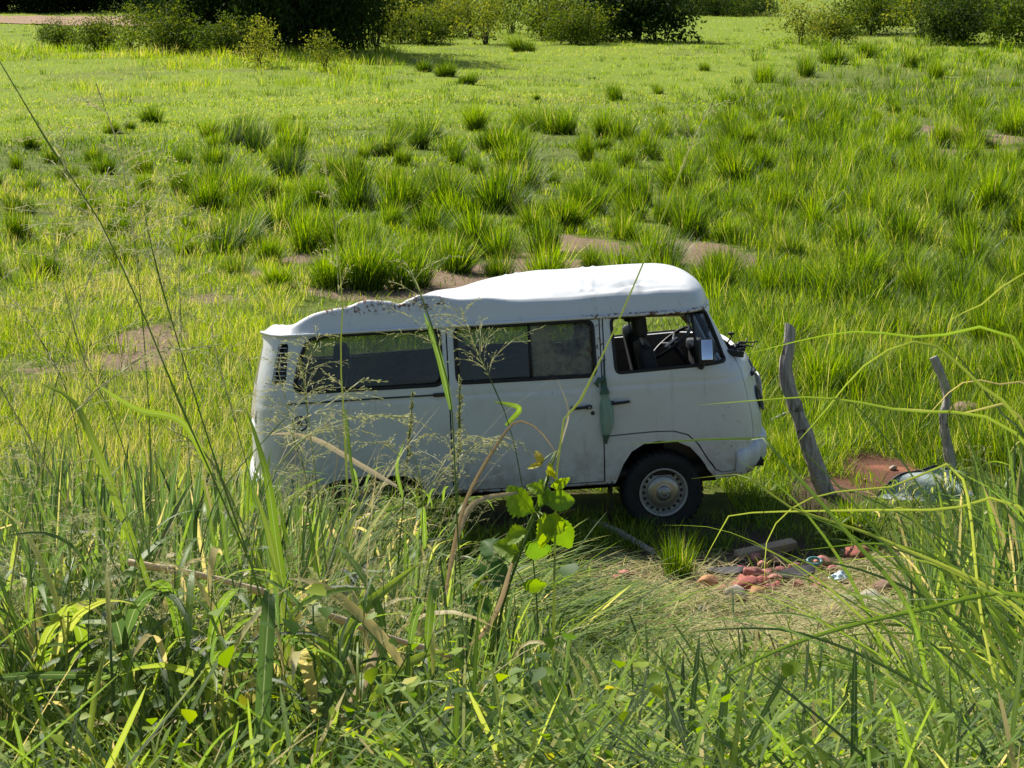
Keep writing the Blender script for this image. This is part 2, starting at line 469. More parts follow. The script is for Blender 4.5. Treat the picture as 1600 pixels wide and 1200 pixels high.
M['tyre'] = simple('dusty_tyre', (.028, .027, .026), .85, .25, var=.6, scale=12, bump=.35)
M['blackpl'] = simple('black_plastic', (.02, .02, .022), .45, .45, var=.3, scale=20, bump=.15)
M['steel'] = simple('painted_wheel_steel', (.42, .41, .38), .42, .5, .35, var=.35, scale=9, bump=.15)
M['hub'] = simple('hub_cap_metal', (.44, .41, .35), .36, .5, .75, var=.3, scale=14, bump=.1)
M['seat'] = simple('seat_vinyl', (.035, .035, .038), .7, .3, var=.4, scale=14, bump=.3)
M['dash'] = simple('dashboard_plastic', (.03, .03, .032), .55, .4, var=.3, scale=14, bump=.2)
M['visor'] = simple('headliner_board', (.38, .31, .22), .85, .2, var=.2, scale=8, bump=.2)
M['under'] = simple('underbody', (.035, .028, .024), .9, .2, var=.5, scale=8, bump=.5)
M['bumper'] = simple('chalky_bumper', (.62, .64, .66), .42, .5, .1, var=.2, scale=5, bump=.2)
M['mirror'] = simple('mirror_glass', (.86, .89, .93), .04, .5, 1.0, var=.02, scale=2, bump=0)
M['metal_dk'] = simple('dark_metal', (.07, .068, .065), .5, .5, .6, var=.3, scale=12, bump=.2)

def glass_mat(name, tint, dust, dcol, spots=.0):
    m, nt, out = new_mat(name); k = NT(nt)
    p = k.pos('Object')
    tr = k.n('ShaderNodeBsdfTransparent'); tr.inputs[0].default_value = (*tint, 1)
    gl = k.n('ShaderNodeBsdfGlossy'); gl.inputs['Roughness'].default_value = .05
    fr = k.n('ShaderNodeFresnel'); fr.inputs[0].default_value = 1.5
    a = k.n('ShaderNodeMixShader'); k.l(k.math('MULTIPLY', fr.outputs[0], 1.0), a.inputs[0]); k.l(tr.outputs[0], a.inputs[1]); k.l(gl.outputs[0], a.inputs[2])
    n = k.math('ADD', k.math('MULTIPLY', k.noise(2.5, 5, .65, p, 1.0), .6), k.math('MULTIPLY', k.noise(24, 5, .7, p), .4))
    f = k.math('MULTIPLY', k.step(n, .32, .68), dust)
    df = k.n('ShaderNodeBsdfDiffuse')
    c = k.mix(k.noise(18, 4, .6, p), tuple(v * .6 for v in dcol), dcol)
    if spots:
        sp = k.step(k.noise(11, 5, .7, p, 1.2), .60, .66)
        c = k.mix(sp, c, (.14, .09, .05)); f = k.math('MAXIMUM', f, k.math('MULTIPLY', sp, spots))
    k.l(c, df.inputs[0])
    b = k.n('ShaderNodeMixShader'); k.l(f, b.inputs[0]); k.l(a.outputs[0], b.inputs[1]); k.l(df.outputs[0], b.inputs[2])
    k.l(b.outputs[0], out.inputs[0])
    return m
M['glass'] = glass_mat('dusty_window_glass', (.62, .66, .60), .34, (.22, .21, .16))
M['glass_dirty'] = glass_mat('muddy_window_glass', (.5, .53, .46), .85, (.34, .33, .24), .85)
M['glass_clear'] = glass_mat('clear_window_glass', (.85, .88, .86), .10, (.3, .3, .28))

XF0, XR0 = .93, -3.34
AF, AR, NSUP = .50, .36, 2.5
def _plan():
    th = np.linspace(0, math.pi / 2, 160)
    fx = (XF0 - AF) + AF * np.sin(th) ** (2 / NSUP); fy = np.cos(th) ** (2 / NSUP)
    rx = (XR0 + AR) - AR * np.sin(th) ** (2 / NSUP); ry = np.cos(th) ** (2 / NSUP)
    W = .86
    def arc(x, y): return np.concatenate([[0], np.cumsum(np.hypot(np.diff(x), np.diff(y * W)))])
    uf = (XF0 - AF) + arc(fx, fy); ur = (XR0 + AR) - arc(rx, ry)
    return np.concatenate([ur[::-1], uf]), np.concatenate([rx[::-1], fx]), np.concatenate([ry[::-1], fy])
PU, PX, PY = _plan()
U0, U1 = PU[0], PU[-1]
HZ = [.36, .42, .50, .62, .80, 1.05, 1.20, 1.225, 1.24, 1.26, 1.31, 1.36, 1.60, 1.80, 1.90]
HW = [.800, .822, .836, .848, .857, .860, .856, .852, .846, .850, .846, .836, .786, .742, .722]
SFZ = [.36, .45, .55, .95, 1.10, 1.20, 1.30, 1.36, 1.42, 1.80, 1.90]
SFV = [-.08, -.03, 0, 0, -.02, -.045, -.10, -.16, -.225, -.43, -.48]
SRZ = [.36, .45, .60, 1.20, 1.40, 1.80, 1.90]
SRV = [.05, .02, 0, .02, .05, .16, .19]
XA, XB = -.35, -2.7
def crush(x, y, z):
    """the far rear corner of the greenhouse is pressed down"""
    s = np.clip((-1.35 - x) / 1.5, 0, 1); q = np.clip((y + .62) / 1.15, 0, 1)
    return -.165 * s * s * (3 - 2 * s) * q * q * (3 - 2 * q) * np.clip((z - 1.28) / .5, 0, 1)
def P(u, z, side=-1, off=0.0):
    """point of the body skin: u runs along the plan outline, z is height; side -1 near, +1 far"""
    u, z = np.asarray(u, float), np.asarray(z, float)
    xp = np.interp(u, PU, PX); yp = np.interp(u, PU, PY)
    w = np.interp(z, HZ, HW)
    x = xp + np.interp(z, SFZ, SFV) * np.clip((xp - XA) / (XF0 - XA), 0, 1) ** 1.0 + np.interp(z, SRZ, SRV) * np.clip((XB - xp) / (XB - XR0), 0, 1)
    # the stove-in nose on the near corner
    hit = np.exp(-((xp - .93) / .16) ** 2 - ((z - 1.12) / .17) ** 2) * np.clip(yp * 1.4, 0, 1)
    x = x - .05 * hit
    y = w * yp
    dent = .010 * np.sin(x * 6.3 + 1 + z * 2) * np.sin(z * 6 + x) * np.exp(-((z - .95) / .3) ** 2) * (yp > .9)
    pt = np.stack([x, side * (y + dent), z + crush(x, side * y, z)], -1)
    if off:
        e = 2e-3
        a = P(u + e, z, side) - P(u - e, z, side); b = P(u, z + e, side) - P(u, z - e, side)
        n = np.cross(a, b) * (1 if side < 0 else -1)
        n /= np.linalg.norm(n, axis=-1, keepdims=True) + 1e-12
        pt = pt + n * off
    return pt

def u_of(X, z):
    """u for a wanted side-view X at height z"""
    f = np.interp(z, SFZ, SFV); r = np.interp(z, SRZ, SRV)
    k = f / (XF0 - XA)
    xp = X if X < XA else (X + k * XA) / (1 + k)
    if X < XB:
        q = r / (XB - XR0); xp = (X - q * XB) / (1 - q)
    return float(np.interp(xp, PX, PU)) if xp <= PX[-1] else float(U1)

def UZ(pts): return [(u_of(x, z), z) for x, z in pts]
def dens(poly, d=.04):
    o = []
    for i, a in enumerate(poly):
        b = poly[(i + 1) % len(poly)]; n = max(1, int(math.hypot(b[0] - a[0], b[1] - a[1]) / d))
        for k in range(n): o.append((a[0] + (b[0] - a[0]) * k / n, a[1] + (b[1] - a[1]) * k / n))
    return o
def rounded(poly, r, n=4):
    """round the corners of a polygon"""
    o = []
    for i, p in enumerate(poly):
        a, b = Vector(poly[i - 1]), Vector(poly[(i + 1) % len(poly)]); p = Vector(p)
        da, db = (a - p), (b - p); rr = min(r, da.length * .45, db.length * .45)
        s, e = p + da.normalized() * rr, p + db.normalized() * rr
        for k in range(n + 1):
            t = k / n; o.append(tuple(s * (1 - t) ** 2 + p * 2 * t * (1 - t) + e * t * t))
    return o
def offset_poly(poly, d):
    """shift polygon edges inward (d>0) for a polygon of any winding"""
    A = sum(poly[i - 1][0] * p[1] - p[0] * poly[i - 1][1] for i, p in enumerate(poly)); s = 1 if A > 0 else -1
    o = []
    for i, p in enumerate(poly):
        a, b = Vector(poly[i - 1]), Vector(poly[(i + 1) % len(poly)]); p = Vector(p)
        t1, t2 = (p - a).normalized(), (b - p).normalized()
        n1, n2 = Vector((-t1.y, t1.x)) * s, Vector((-t2.y, t2.x)) * s
        m = n1 + n2
        if m.length < 1e-6: m = n1.copy()
        m.normalize(); c = max(.4, m.dot(n1)); o.append(tuple(p + m * d / c))
    return o
def inside(pts, poly):
    x, y = pts[:, 0], pts[:, 1]; r = np.zeros(len(pts), bool); n = len(poly)
    for i in range(n):
        x1, y1 = poly[i]; x2, y2 = poly[i - 1]
        c = ((y1 > y) != (y2 > y)); r ^= c & (x < (x2 - x1) * (y - y1) / (y2 - y1 + 1e-15) + x1)
    return r

def panel(outline, holes=(), side=-1, thick=.03, off=0.0, grid=.05):
    outline = dens(outline); holes = [dens(h) for h in holes]
    A = np.array(outline); lo, hi = A.min(0), A.max(0)
    zs = np.unique(np.concatenate([np.arange(lo[1] + grid / 2, hi[1], grid), [z for z in (1.195, 1.21, 1.225, 1.235, 1.25, 1.27, 1.29) if lo[1] < z < hi[1]]]))
    gx, gy = np.meshgrid(np.arange(lo[0] + grid / 2, hi[0], grid), zs)
    G = np.stack([gx.ravel(), gy.ravel()], -1)
    ok = inside(G, outline)
    for h in holes: ok &= ~inside(G, h)
    G = G[ok]
    bd = np.concatenate([A] + [np.array(h) for h in holes])
    dd = ((G[:, None] - bd[None]) ** 2).sum(-1).min(1); G = G[dd > (.012) ** 2]
    vs, es = [], []
    for lp in [outline] + holes:
        n = len(vs); vs += lp; es += [(n + i, n + (i + 1) % len(lp)) for i in range(len(lp))]
    vs += [tuple(g) for g in G]
    res = geometry.delaunay_2d_cdt([Vector(v) for v in vs], es, [], 0, 1e-6)
    UV = np.array([tuple(v) for v in res[0]]); T = np.array([f for f in res[2]])
    c = UV[T].mean(1); k = inside(c, outline)
    for h in holes: k &= ~inside(c, h)
    T = T[k]
    o = P(UV[:, 0], UV[:, 1], side, off + 1e-9); i = P(UV[:, 0], UV[:, 1], side, off - thick)
    n = len(UV)
    if side > 0: T = T[:, ::-1]
    F = [tuple(t) for t in T] + [tuple(t[::-1] + n) for t in T]; mi = [0] * len(T) + [1] * len(T)
    cnt = {}
    for t in T:
        for a, b in ((t[0], t[1]), (t[1], t[2]), (t[2], t[0])):
            cnt[(a, b)] = cnt.get((a, b), 0) + 1
    for (a, b) in cnt:
        if (b, a) not in cnt: F.append((b, a, a + n, b + n)); mi.append(0)
    return np.concatenate([o, i]), F, mi

W1 = rounded(UZ([(-.362, 1.782), (.35, 1.790), (.425, 1.772), (.555, 1.40), (.54, 1.374), (-.345, 1.345)]), .05)
W2 = rounded(UZ([(-1.625, 1.776), (-.512, 1.770), (-.512, 1.335), (-1.627, 1.343)]), .06)
W3 = rounded(UZ([(-2.80, 1.755), (-2.62, 1.776), (-1.745, 1.776), (-1.75, 1.338), (-2.90, 1.345), (-2.93, 1.40), (-2.87, 1.62)]), .06)
ARCHF = [(.43, .42), (.37, .50), (.31, .605), (.23, .70), (.13, .75), (-.02, .768), (-.15, .748), (-.25, .69), (-.32, .59), (-.37, .47), (-.39, .43)]
ARCHR = [(-1.92, .43), (-1.95, .52), (-2.01, .585), (-2.12, .615), (-2.4, .632), (-2.66, .605), (-2.77, .565), (-2.83, .50), (-2.85, .43)]
D1 = UZ([(-.452, .828), (-.05, .84), (.10, .835), (.21, .80), (.29, .72), (.37, .58), (.43, .49), (.48, .463), (.765, .472), (.775, .80), (.755, 1.02), (.72, 1.20), (.675, 1.33), (.655, 1.385), (.445, 1.792), (-.436, 1.792)])
D2 = UZ([(-1.712, .447), (-.470, .447), (-.452, 1.788), (-1.698, 1.788)])
VENT = rounded(UZ([(-3.035, 1.735), (-2.955, 1.735), (-2.995, 1.43), (-3.115, 1.42)]), .03)

def half_outline(front_glass=True):
    o = [(U0, .42)]
    o += UZ(ARCHR[::-1]) + UZ(ARCHF[::-1])
    o += [(u_of(.78, .42), .41), (U1, .40)]
    # windscreen opening (glass gone)
    ua = lambda x, z: u_of(x, z)
    o += [(U1, 1.385), (U1 - .45, 1.39), (U1 - .60, 1.40), (U1 - .66, 1.44), (U1 - .655, 1.70), (U1 - .62, 1.745), (U1 - .5, 1.755), (U1, 1.758)]
    o += [(U1, 1.80), (U0, 1.80)]
    # tailgate opening (hatch up)
    o += [(U0, 1.745), (U0 + .48, 1.74), (U0 + .55, 1.69), (U0 + .57, 1.10), (U0 + .50, 1.02), (U0, 1.01)]
    return o

van = empty('abandoned_van', VAN_O, VAN_R)
tag(van, 'wrecked white passenger van with crushed rear roof and missing windscreen standing in the grass', 'van')

def van_shell():
    V1, F1, m1 = panel(half_outline(), [D1, D2, W3, VENT], -1)
    V2, F2, m2 = panel(half_outline(), [D1, W2, W3, VENT], 1)
    b = MB(); b.add(V1, [], 0); b.F += F1; b.M += m1
    n = b.n; b.add(V2, [], 0); b.F += [tuple(i + n for i in f) for f in F2]; b.M += m2
    o = b.obj('body', [M['paint'], M['lining']], van); autosmooth(o, 40)
    return o
body = van_shell()

def roof_z(x, y, r):
    wob = .009 * np.sin(x * 3.3 + 1) + .003 * np.sin(x * 11.7)
    hn = np.interp(r, [0, .45, .78, .90, .94, 1], [.246, .238, .205, .172, .140, 0]) + wob * np.interp(r, [.55, .9, .95, 1], [0, 1, .8, 0])
    hf = .246 * np.clip(1 - r ** 5.0, 0, 1) ** .60
    h = np.where(y < 0, hn, hf) + (hf - hn) * np.where(y < 0, np.clip(1 + y / .12, 0, 1), 0)
    ends = np.clip((x - .05) / .4, 0, 1); h = h * (1 - ends) + hf * ends
    s = np.clip((-.80 - x) / 1.2, 0, 1); q = s * s * (3 - 2 * s)
    s2 = np.clip((-.75 - x) / .9, 0, 1); q2 = s2 * s2 * (3 - 2 * s2)
    near = 1 / (1 + np.exp((y + .25) * 14))
    fade = np.clip((x + 2.98) / .60, 0, 1); fade = fade * fade * (3 - 2 * fade)
    s3 = np.clip((-2.35 - x) / .62, 0, 1); q3 = s3 * s3 * (3 - 2 * s3)
    rear = np.clip((x + 3.0) / .62, 0, 1); rear = rear * rear * (3 - 2 * rear)
    crushed = np.where(y < 0, np.interp(r, [0, .45, .72, .83, .885, .92, 1], [.075, .085, .13, .195, .238, .200, 0]), np.interp(r, [0, .5, .8, .92, 1], [.075, .07, .085, .06, 0]))
    crushed = crushed * np.interp(x, [-3.25, -3.02, -2.93, -2.74, -2.52, -2.38, -1.9, -1.6, -1.2], [.06, .12, .28, .58, .88, 1.02, .99, 1.03, .98])
    z = h * (1 - .08 * q2) * (1 - q) + crushed * q
    z = z + q * .012 * np.sin(x * 9) * near * np.clip((1 - r) * 8, 0, 1)
    # remains of the rear lip, curled up behind
    z = z + .062 * np.exp(-((x + 3.05) / .085) ** 2) * np.exp(-((y - .15) / .38) ** 2) * np.clip((1 - r) * 6, 0, 1)
    # dents
    def dent(cx, cy, rx, ry, d): return -d * np.exp(-((x - cx) / rx) ** 2 - ((y - cy) / ry) ** 2)
    z = z + dent(-.05, -.50, .26, .12, .045) + dent(-.40, -.52, .10, .10, .02) + dent(-1.2, -.42, .35, .16, .03) + dent(.15, .1, .3, .25, .018) + dent(-.75, .1, .35, .4, -.006)
    z = z + dent(-2.05, -.6, .07, .09, .06) + dent(-2.45, -.62, .12, .08, .03) + dent(-1.75, -.50, .10, .10, .02)
    z = z + .006 * np.sin(x * 5.1 + y * 4) * np.clip(1 - r, 0, .3) / .3 + q * .018 * np.sin(x * 13 + y * 9) * np.clip((1 - r) * 5, 0, 1)
    def fold(x1, y1, x2, y2, w, a):
        dx, dy = x2 - x1, y2 - y1; L = math.hypot(dx, dy); tt = np.clip(((x - x1) * dx + (y - y1) * dy) / L ** 2, 0, 1)
        d = np.hypot(x - x1 - tt * dx, y - y1 - tt * dy); return a * np.clip(1 - d / w, 0, 1) * np.sin(np.pi * np.clip(tt, .04, .96)) ** .5
    top = np.clip((1 - r) * 9, 0, 1)
    z = z + top * (fold(-.35, -.62, .22, -.55, .07, .028) + fold(-.12, -.64, -.16, -.40, .05, .022) + fold(.22, -.56, .02, -.30, .10, -.030) + fold(-.35, -.60, -.02, -.34, .09, -.024)
        + fold(-1.75, -.60, -1.2, .1, .10, .030) + fold(-1.75, -.60, -1.35, -.55, .08, .020) + fold(-1.55, -.62, -1.05, -.50, .09, -.026) + fold(-2.1, -.63, -1.9, -.3, .06, .035) + fold(-2.3, -.62, -2.6, -.2, .08, .030) + fold(-1.95, -.64, -2.0, -.45, .05, -.05) + fold(-1.15, -.55, -.6, -.48, .08, -.014) + fold(-.9, .3, .1, .0, .16, .012))
    # pressed ribs
    for x0 in (-1.13, -.47):
        for d in (-.045, .045):
            z = z + .010 * np.exp(-((x - x0 - d - .12 * y) / .014) ** 2) * (r < .82) * np.clip((1 - q * 1.2), 0, 1)
    return 1.80 + np.maximum(z, .02 * (1 - r)) + crush(x, y, 1.80)

def van_roof():
    us = np.concatenate([np.linspace(U0, PU[0] + .75, 40)[:-1], np.arange(U0 + .75, U1 - .8, .018), np.linspace(U1 - .8, U1, 44)])
    near = P(us, np.full(len(us), 1.80), -1, .004); far = P(us, np.full(len(us), 1.80), 1, .004)
    B = np.concatenate([near, far[::-1][1:-1]])
    nb = len(B)
    rs = 1 - np.linspace(0, 1, 46) ** 1.7
    cx = np.clip(B[:, 0], XR0 + .16 + .55, .50 - .55)
    V = []
    for r in rs:
        x = cx + (B[:, 0] - cx) * r; y = B[:, 1] * r
        V.append(np.stack([x, y, roof_z(x, y, np.full(nb, r))], -1))
    V = np.concatenate(V); k = len(rs)
    j = np.arange(nb); F = []
    for i in range(k - 1):
        F.append(np.stack([i * nb + j, i * nb + (j + 1) % nb, (i + 1) * nb + (j + 1) % nb, (i + 1) * nb + j], -1))
    F = np.concatenate(F)
    me = mesh('roof', np.concatenate([V, V - [0, 0, .02]]), np.concatenate([F, F[:, ::-1] + len(V)]), [M['paint'], M['lining']], mi=[0] * len(F) + [1] * len(F))
    o = link('roof', me, van)
    g = MB()
    L = B + np.array([0, 0, -.004])
    L = L * np.array([1.004, 1.018, 1]); g.loop_tube([tuple(p) for p in L[::3]], .013, 6)
    g.obj('rain_gutter', M['paint'], van)
    return o
van_roof()

def ring_tube(poly, name, mat, parent, rad=.013, side=-1, off=.0, mats=None):
    pts = P(np.array([p[0] for p in dens(poly, .03)]), np.array([p[1] for p in dens(poly, .03)]), side, off + 1e-9)
    b = MB(); b.loop_tube([tuple(p) for p in pts], rad, 6)
    return b.obj(name, mat, parent)
def pane(poly, name, mat, parent, side=-1, off=-.012):
    V, F, mi = panel(poly, (), side, .005, off)
    return link(name, mesh(name, V, F, mat), parent)
def clip_x(poly, x0, x1):
    """cut a u-z polygon to a band of u"""
    def cut(pl, c, keep_lo):
        o = []
        for i, p in enumerate(pl):
            a = pl[i - 1]; ia = (a[0] < c) == keep_lo; ip = (p[0] < c) == keep_lo
            if ia != ip: t = (c - a[0]) / (p[0] - a[0]); o.append((c, a[1] + (p[1] - a[1]) * t))
            if ip: o.append(p)
        return o
    return cut(cut(poly, x1, True), x0, False)

def door(poly, win, name, side):
    V, F, mi = panel(offset_poly(poly, .011), [win] if win else [], side, .035)
    o = link(name, mesh(name, V, F, [M['paint'], M['lining']], mi=mi), van); autosmooth(o, 40)
    return o
def surf_box(x, z, d, side, off, name, mat, parent, rotz=0.0, bev=.006, tilt=0.0):
    p = P(np.array(u_of(x, z)), np.array(z), side, off); b = MB()
    b.box(p, d, Matrix.Rotation(tilt, 3, 'Y'), 0, bev)
    return b.obj(name, mat, parent)

fd = door(D1, W1, 'front_door', -1); fd['label'] = 'passenger front door with its window gone'
ring_tube(W1, 'window_seal', M['rubber'], fd, .014)
bar = MB(); bar.tube([tuple(P(np.array(u_of(.300, 1.79)), np.array(1.79), -1, -.004)), tuple(P(np.array(u_of(.322, 1.37)), np.array(1.37), -1, -.004))], .012, 6)
bar.obj('vent_window_bar', M['rubber'], fd)
pane(clip_x(offset_poly(W1, .004), u_of(.315, 1.58), 9), 'vent_window', M['glass_clear'], fd)
# handles
def handle(x, z, parent, flip=1):
    b = MB(); c = P(np.array(u_of(x, z)), np.array(z), -1, .028)
    b.tube([c + np.array([-.085, 0, -.004]), c + np.array([-.05, -.006, 0]), c + np.array([.04, -.006, .004]), c + np.array([.085, .004, .006])], [.011, .013, .012, .009], 8)
    b.box(c + np.array([-.062 * flip, .012, 0]), (.045, .03, .034), None, 0, .008); b.box(c + np.array([.07 * flip, .014, .004]), (.02, .03, .02), None, 0, .005)
    o = b.obj('door_handle', M['blackpl'], parent); autosmooth(o)
    k = MB(); k.lathe([(0, -.004), (.009, -.004), (.010, 0), (.010, .02)], 14, Matrix.Translation(c + np.array([-.062 * flip, -.008, 0]))); k.obj('lock_barrel', M['steel'], parent)
handle(-.335, 1.108, fd)
sd = door(D2, W2, 'sliding_door', -1); sd['label'] = 'sliding side door with a muddy two-pane window'
ring_tube(W2, 'window_seal', M['rubber'], sd, .015)
um = u_of(-1.03, 1.5)
pane(clip_x(offset_poly(W2, .004), -9, um), 'window_pane', M['glass'], sd)
pane(clip_x(offset_poly(W2, .004), um, 9), 'window_pane', M['glass_dirty'], sd, off=-.020)
dv = MB(); dv.tube([tuple(P(np.array(um), np.array(1.775), -1, -.006)), tuple(P(np.array(um), np.array(1.338), -1, -.006))], .010, 6); dv.obj('pane_divider', M['rubber'], sd)
handle(-.645, 1.086, sd, -1)
lk = MB(); c = P(np.array(u_of(-.552, 1.034)), np.array(1.034), -1, .004)
lk.lathe([(0, -.006), (.012, -.006), (.016, -.004), (.017, .003)], 18, Matrix.Translation(c)); lk.obj('door_lock', M['blackpl'], sd)
# pressed recess outline round the sliding-door handle
rec = MB(); pts = rounded([(-.80, 1.20), (-.69, 1.20), (-.60, 1.06), (-.70, .93), (-.80, 1.02)], .05)
rec.loop_tube([tuple(P(np.array(u_of(x, z)), np.array(z), -1, .000)) for x, z in dens(pts, .03)], .0035, 5); rec.obj('handle_recess', M['paint'], sd)
rec = MB(); pts = [(-.315 + .085 * math.cos(a), 1.108 + .045 * math.sin(a)) for a in np.linspace(0, 2 * math.pi, 24)[:-1]]
rec.loop_tube([tuple(P(np.array(u_of(x, z)), np.array(z), -1, .000)) for x, z in pts], .003, 5); rec.obj('handle_recess', M['paint'], fd)
# rear quarter window and air vent
ring_tube(W3, 'window_seal', M['rubber'], van, .015)
pane(offset_poly(W3, .004), 'rear_window_pane', M['glass'], van)
for s in (-1, 1):
    for i in range(8):
        z = 1.450 + i * .036
        xa = np.interp(z, [1.42, 1.735], [-3.115, -3.035]) + .012; xb = np.interp(z, [1.42, 1.735], [-2.995, -2.955]) - .012
        b = MB(); us = np.linspace(u_of(xa, z), u_of(xb, z), 5)
        o1 = P(us, np.full(5, z), s, .004); i1 = P(us, np.full(5, z + .004), s, -.030)
        V = np.concatenate([o1, i1, o1 - [0, 0, .004], i1 - [0, 0, .004]])
        F = [(j, j + 1, 5 + j + 1, 5 + j) for j in range(4)] + [(10 + j, 15 + j, 15 + j + 1, 10 + j + 1) for j in range(4)] + [(j, 10 + j, 11 + j, j + 1) for j in range(4)]
        b.add(V, F); b.obj('vent_louvre', M['paint'], van)
    b = MB(); V, F, mi = panel(VENT, (), s, .004, -.05); link('vent_backing', mesh('vent_backing', V, F, M['blackpl']), van)
# far side
ring_tube(W3, 'window_seal', M['rubber'], van, .015, 1); pane(offset_poly(W3, .004), 'rear_window_pane', M['glass_clear'], van, 1)
ring_tube(W2, 'window_seal', M['rubber'], van, .015, 1); pane(offset_poly(W2, .004), 'side_window_pane', M['glass_clear'], van, 1)
dd = door(D1, W1, 'driver_door', 1); ring_tube(W1, 'window_seal', M['rubber'], dd, .014, 1)
# sliding-door rail under the rear window
rl = MB(); us = np.linspace(u_of(-2.99, 1.262), u_of(-1.73, 1.262), 24)
rl.tube([tuple(p) for p in P(us, np.full(24, 1.262), -1, .002)], .007, 6); rl.obj('door_rail', M['blackpl'], van)
surf_box(-1.775, 1.262, (.10, .03, .03), -1, .012, 'rail_bracket', M['blackpl'], van)
# filler cap recess
fc = MB(); c = P(np.array(u_of(-2.905, 1.10)), np.array(1.10), -1, .006); tl = Matrix.Translation(c)
fc.lathe([(0, .022), (.045, .020), (.052, .004), (.058, -.004), (.064, .006)], 28, tl); fc.obj('fuel_cap', M['blackpl'], van)
fc2 = MB(); fc2.lathe([(0, -.012), (.02, -.010), (.024, .0), (.024, .02)], 18, tl); fc2.obj('fuel_cap_knob', M['metal_dk'], van)
# sill strip, jack point, floor, wheel housings
for s in (-1, 1):
    b = MB(); us = np.linspace(u_of(-1.90, .44), u_of(-.41, .44), 30)
    b.tube([tuple(p) for p in P(us, np.full(30, .432), s, -.012)], .013, 6); b.obj('sill', M['under'], van)
fl = MB(); fl.box((-1.25, 0, .49), (3.9, 1.56, .05)); fl.box((.45, 0, .50), (.8, 1.45, .05)); fl.obj('floor_pan', M['under'], van)
fm = MB(); fm.box((-1.2, .35, .36), (3.4, .12, .12)); fm.box((-1.2, -.35, .36), (3.4, .12, .12)); fm.box((-2.7, 0, .40), (.7, .8, .25), None, 0, .04); fm.tube([(0, -.7, .33), (0, .7, .33)], .05, 10); fm.tube([(-2.4, -.7, .33), (-2.4, .7, .33)], .06, 10); fm.obj('chassis_frame', M['under'], van)
for s in (-1, 1):
    for (cx, rr, zt) in ((-.0, .43, .33), (-2.4, .46, .18)):
        b = MB(); n = 18; V = []; F = []
        for i in range(n + 1):
            a = math.pi * i / n
            for yy in (.835, .40): V.append((cx + rr * math.cos(a), s * yy, max(.40, .40 + (zt + .06) * math.sin(a))))
        for i in range(n): F.append((2 * i, 2 * i + 1, 2 * i + 3, 2 * i + 2))
        F.append(tuple(2 * i + 1 for i in range(n + 1)))
        b.add(V, F); b.obj('wheel_housing', M['under'], van)
mf = MB(); mf.box((-.43, -.70, .28), (.012, .26, .34), Matrix.Rotation(R(6), 3, 'Y'), 0, .003); mf.obj('mud_flap', M['rubber'], van)

# wheels
_sb = MB().box((0, 0, 0), (.018, .010, .024), None, 0, .003)
SLOT = mesh('rim_slot', _sb.V, _sb.F, M['rubber'])
def wheel(x, s, steer=0.0, flat=0.0):
    w = empty('wheel', (x, s * .745, .325), (0, 0, R(steer)), (1, s * -1 if s > 0 else 1, 1)); w.parent = van
    t = MB(); prof = [(.200, -.055), (.235, -.078), (.280, -.088), (.305, -.082), (.318, -.066), (.325, -.045), (.327, 0), (.327, .08), (.318, .115), (.30, .13), (.20, .12)]
    t.lathe(prof, 48); o = t.obj('tyre', M['tyre'], w)
    tr = MB()
    for k in range(40):
        a = 2 * math.pi * k / 40; Mx = Matrix.Rotation(a, 3, 'Y')
        for yy in (-.035, .03, .09): tr.box(Mx @ Vector((.327, yy, 0)), (.010, .045, .034), Mx)
    tr.obj('tread', M['tyre'], w)
    r = MB(); r.lathe([(.201, -.052), (.203, -.066), (.196, -.070), (.186, -.064), (.180, -.040), (.172, -.020), (.160, -.016), (.150, -.022), (.135, -.034), (.118, -.040), (.0, -.040)], 48)
    r.obj('rim', M['steel'], w)
    for k in range(20):
        a = 2 * math.pi * k / 20
        link('rim_slot', SLOT, w, (.156 * math.cos(a), -.0235, -.156 * math.sin(a)), (0, a, 0))
    h = MB(); h.lathe([(.134, -.036), (.136, -.046), (.128, -.056), (.105, -.066), (.075, -.070), (.062, -.069), (.057, -.074), (.054, -.088), (.046, -.096), (0, -.100)], 40)
    ho = h.obj('hub_cap', M['hub'], w)
    e = MB(); Y = -.1015
    e.loop_tube([(.036 * math.cos(a), Y + .004, .036 * math.sin(a)) for a in np.linspace(0, 2 * math.pi, 24)[:-1]], .0032, 5)
    for pl in ([(-.016, .031), (0, .002), (.016, .031)], [(-.033, .012), (-.017, -.030), (0, -.002), (.017, -.030), (.033, .012)]):
        e.tube([(a, Y, b) for a, b in pl], .0032, 5)
    e.obj('emblem', M['steel'], ho)
    return w
wheel(0, -1, 4); wheel(0, 1, 4); wheel(-2.4, -1); wheel(-2.4, 1)

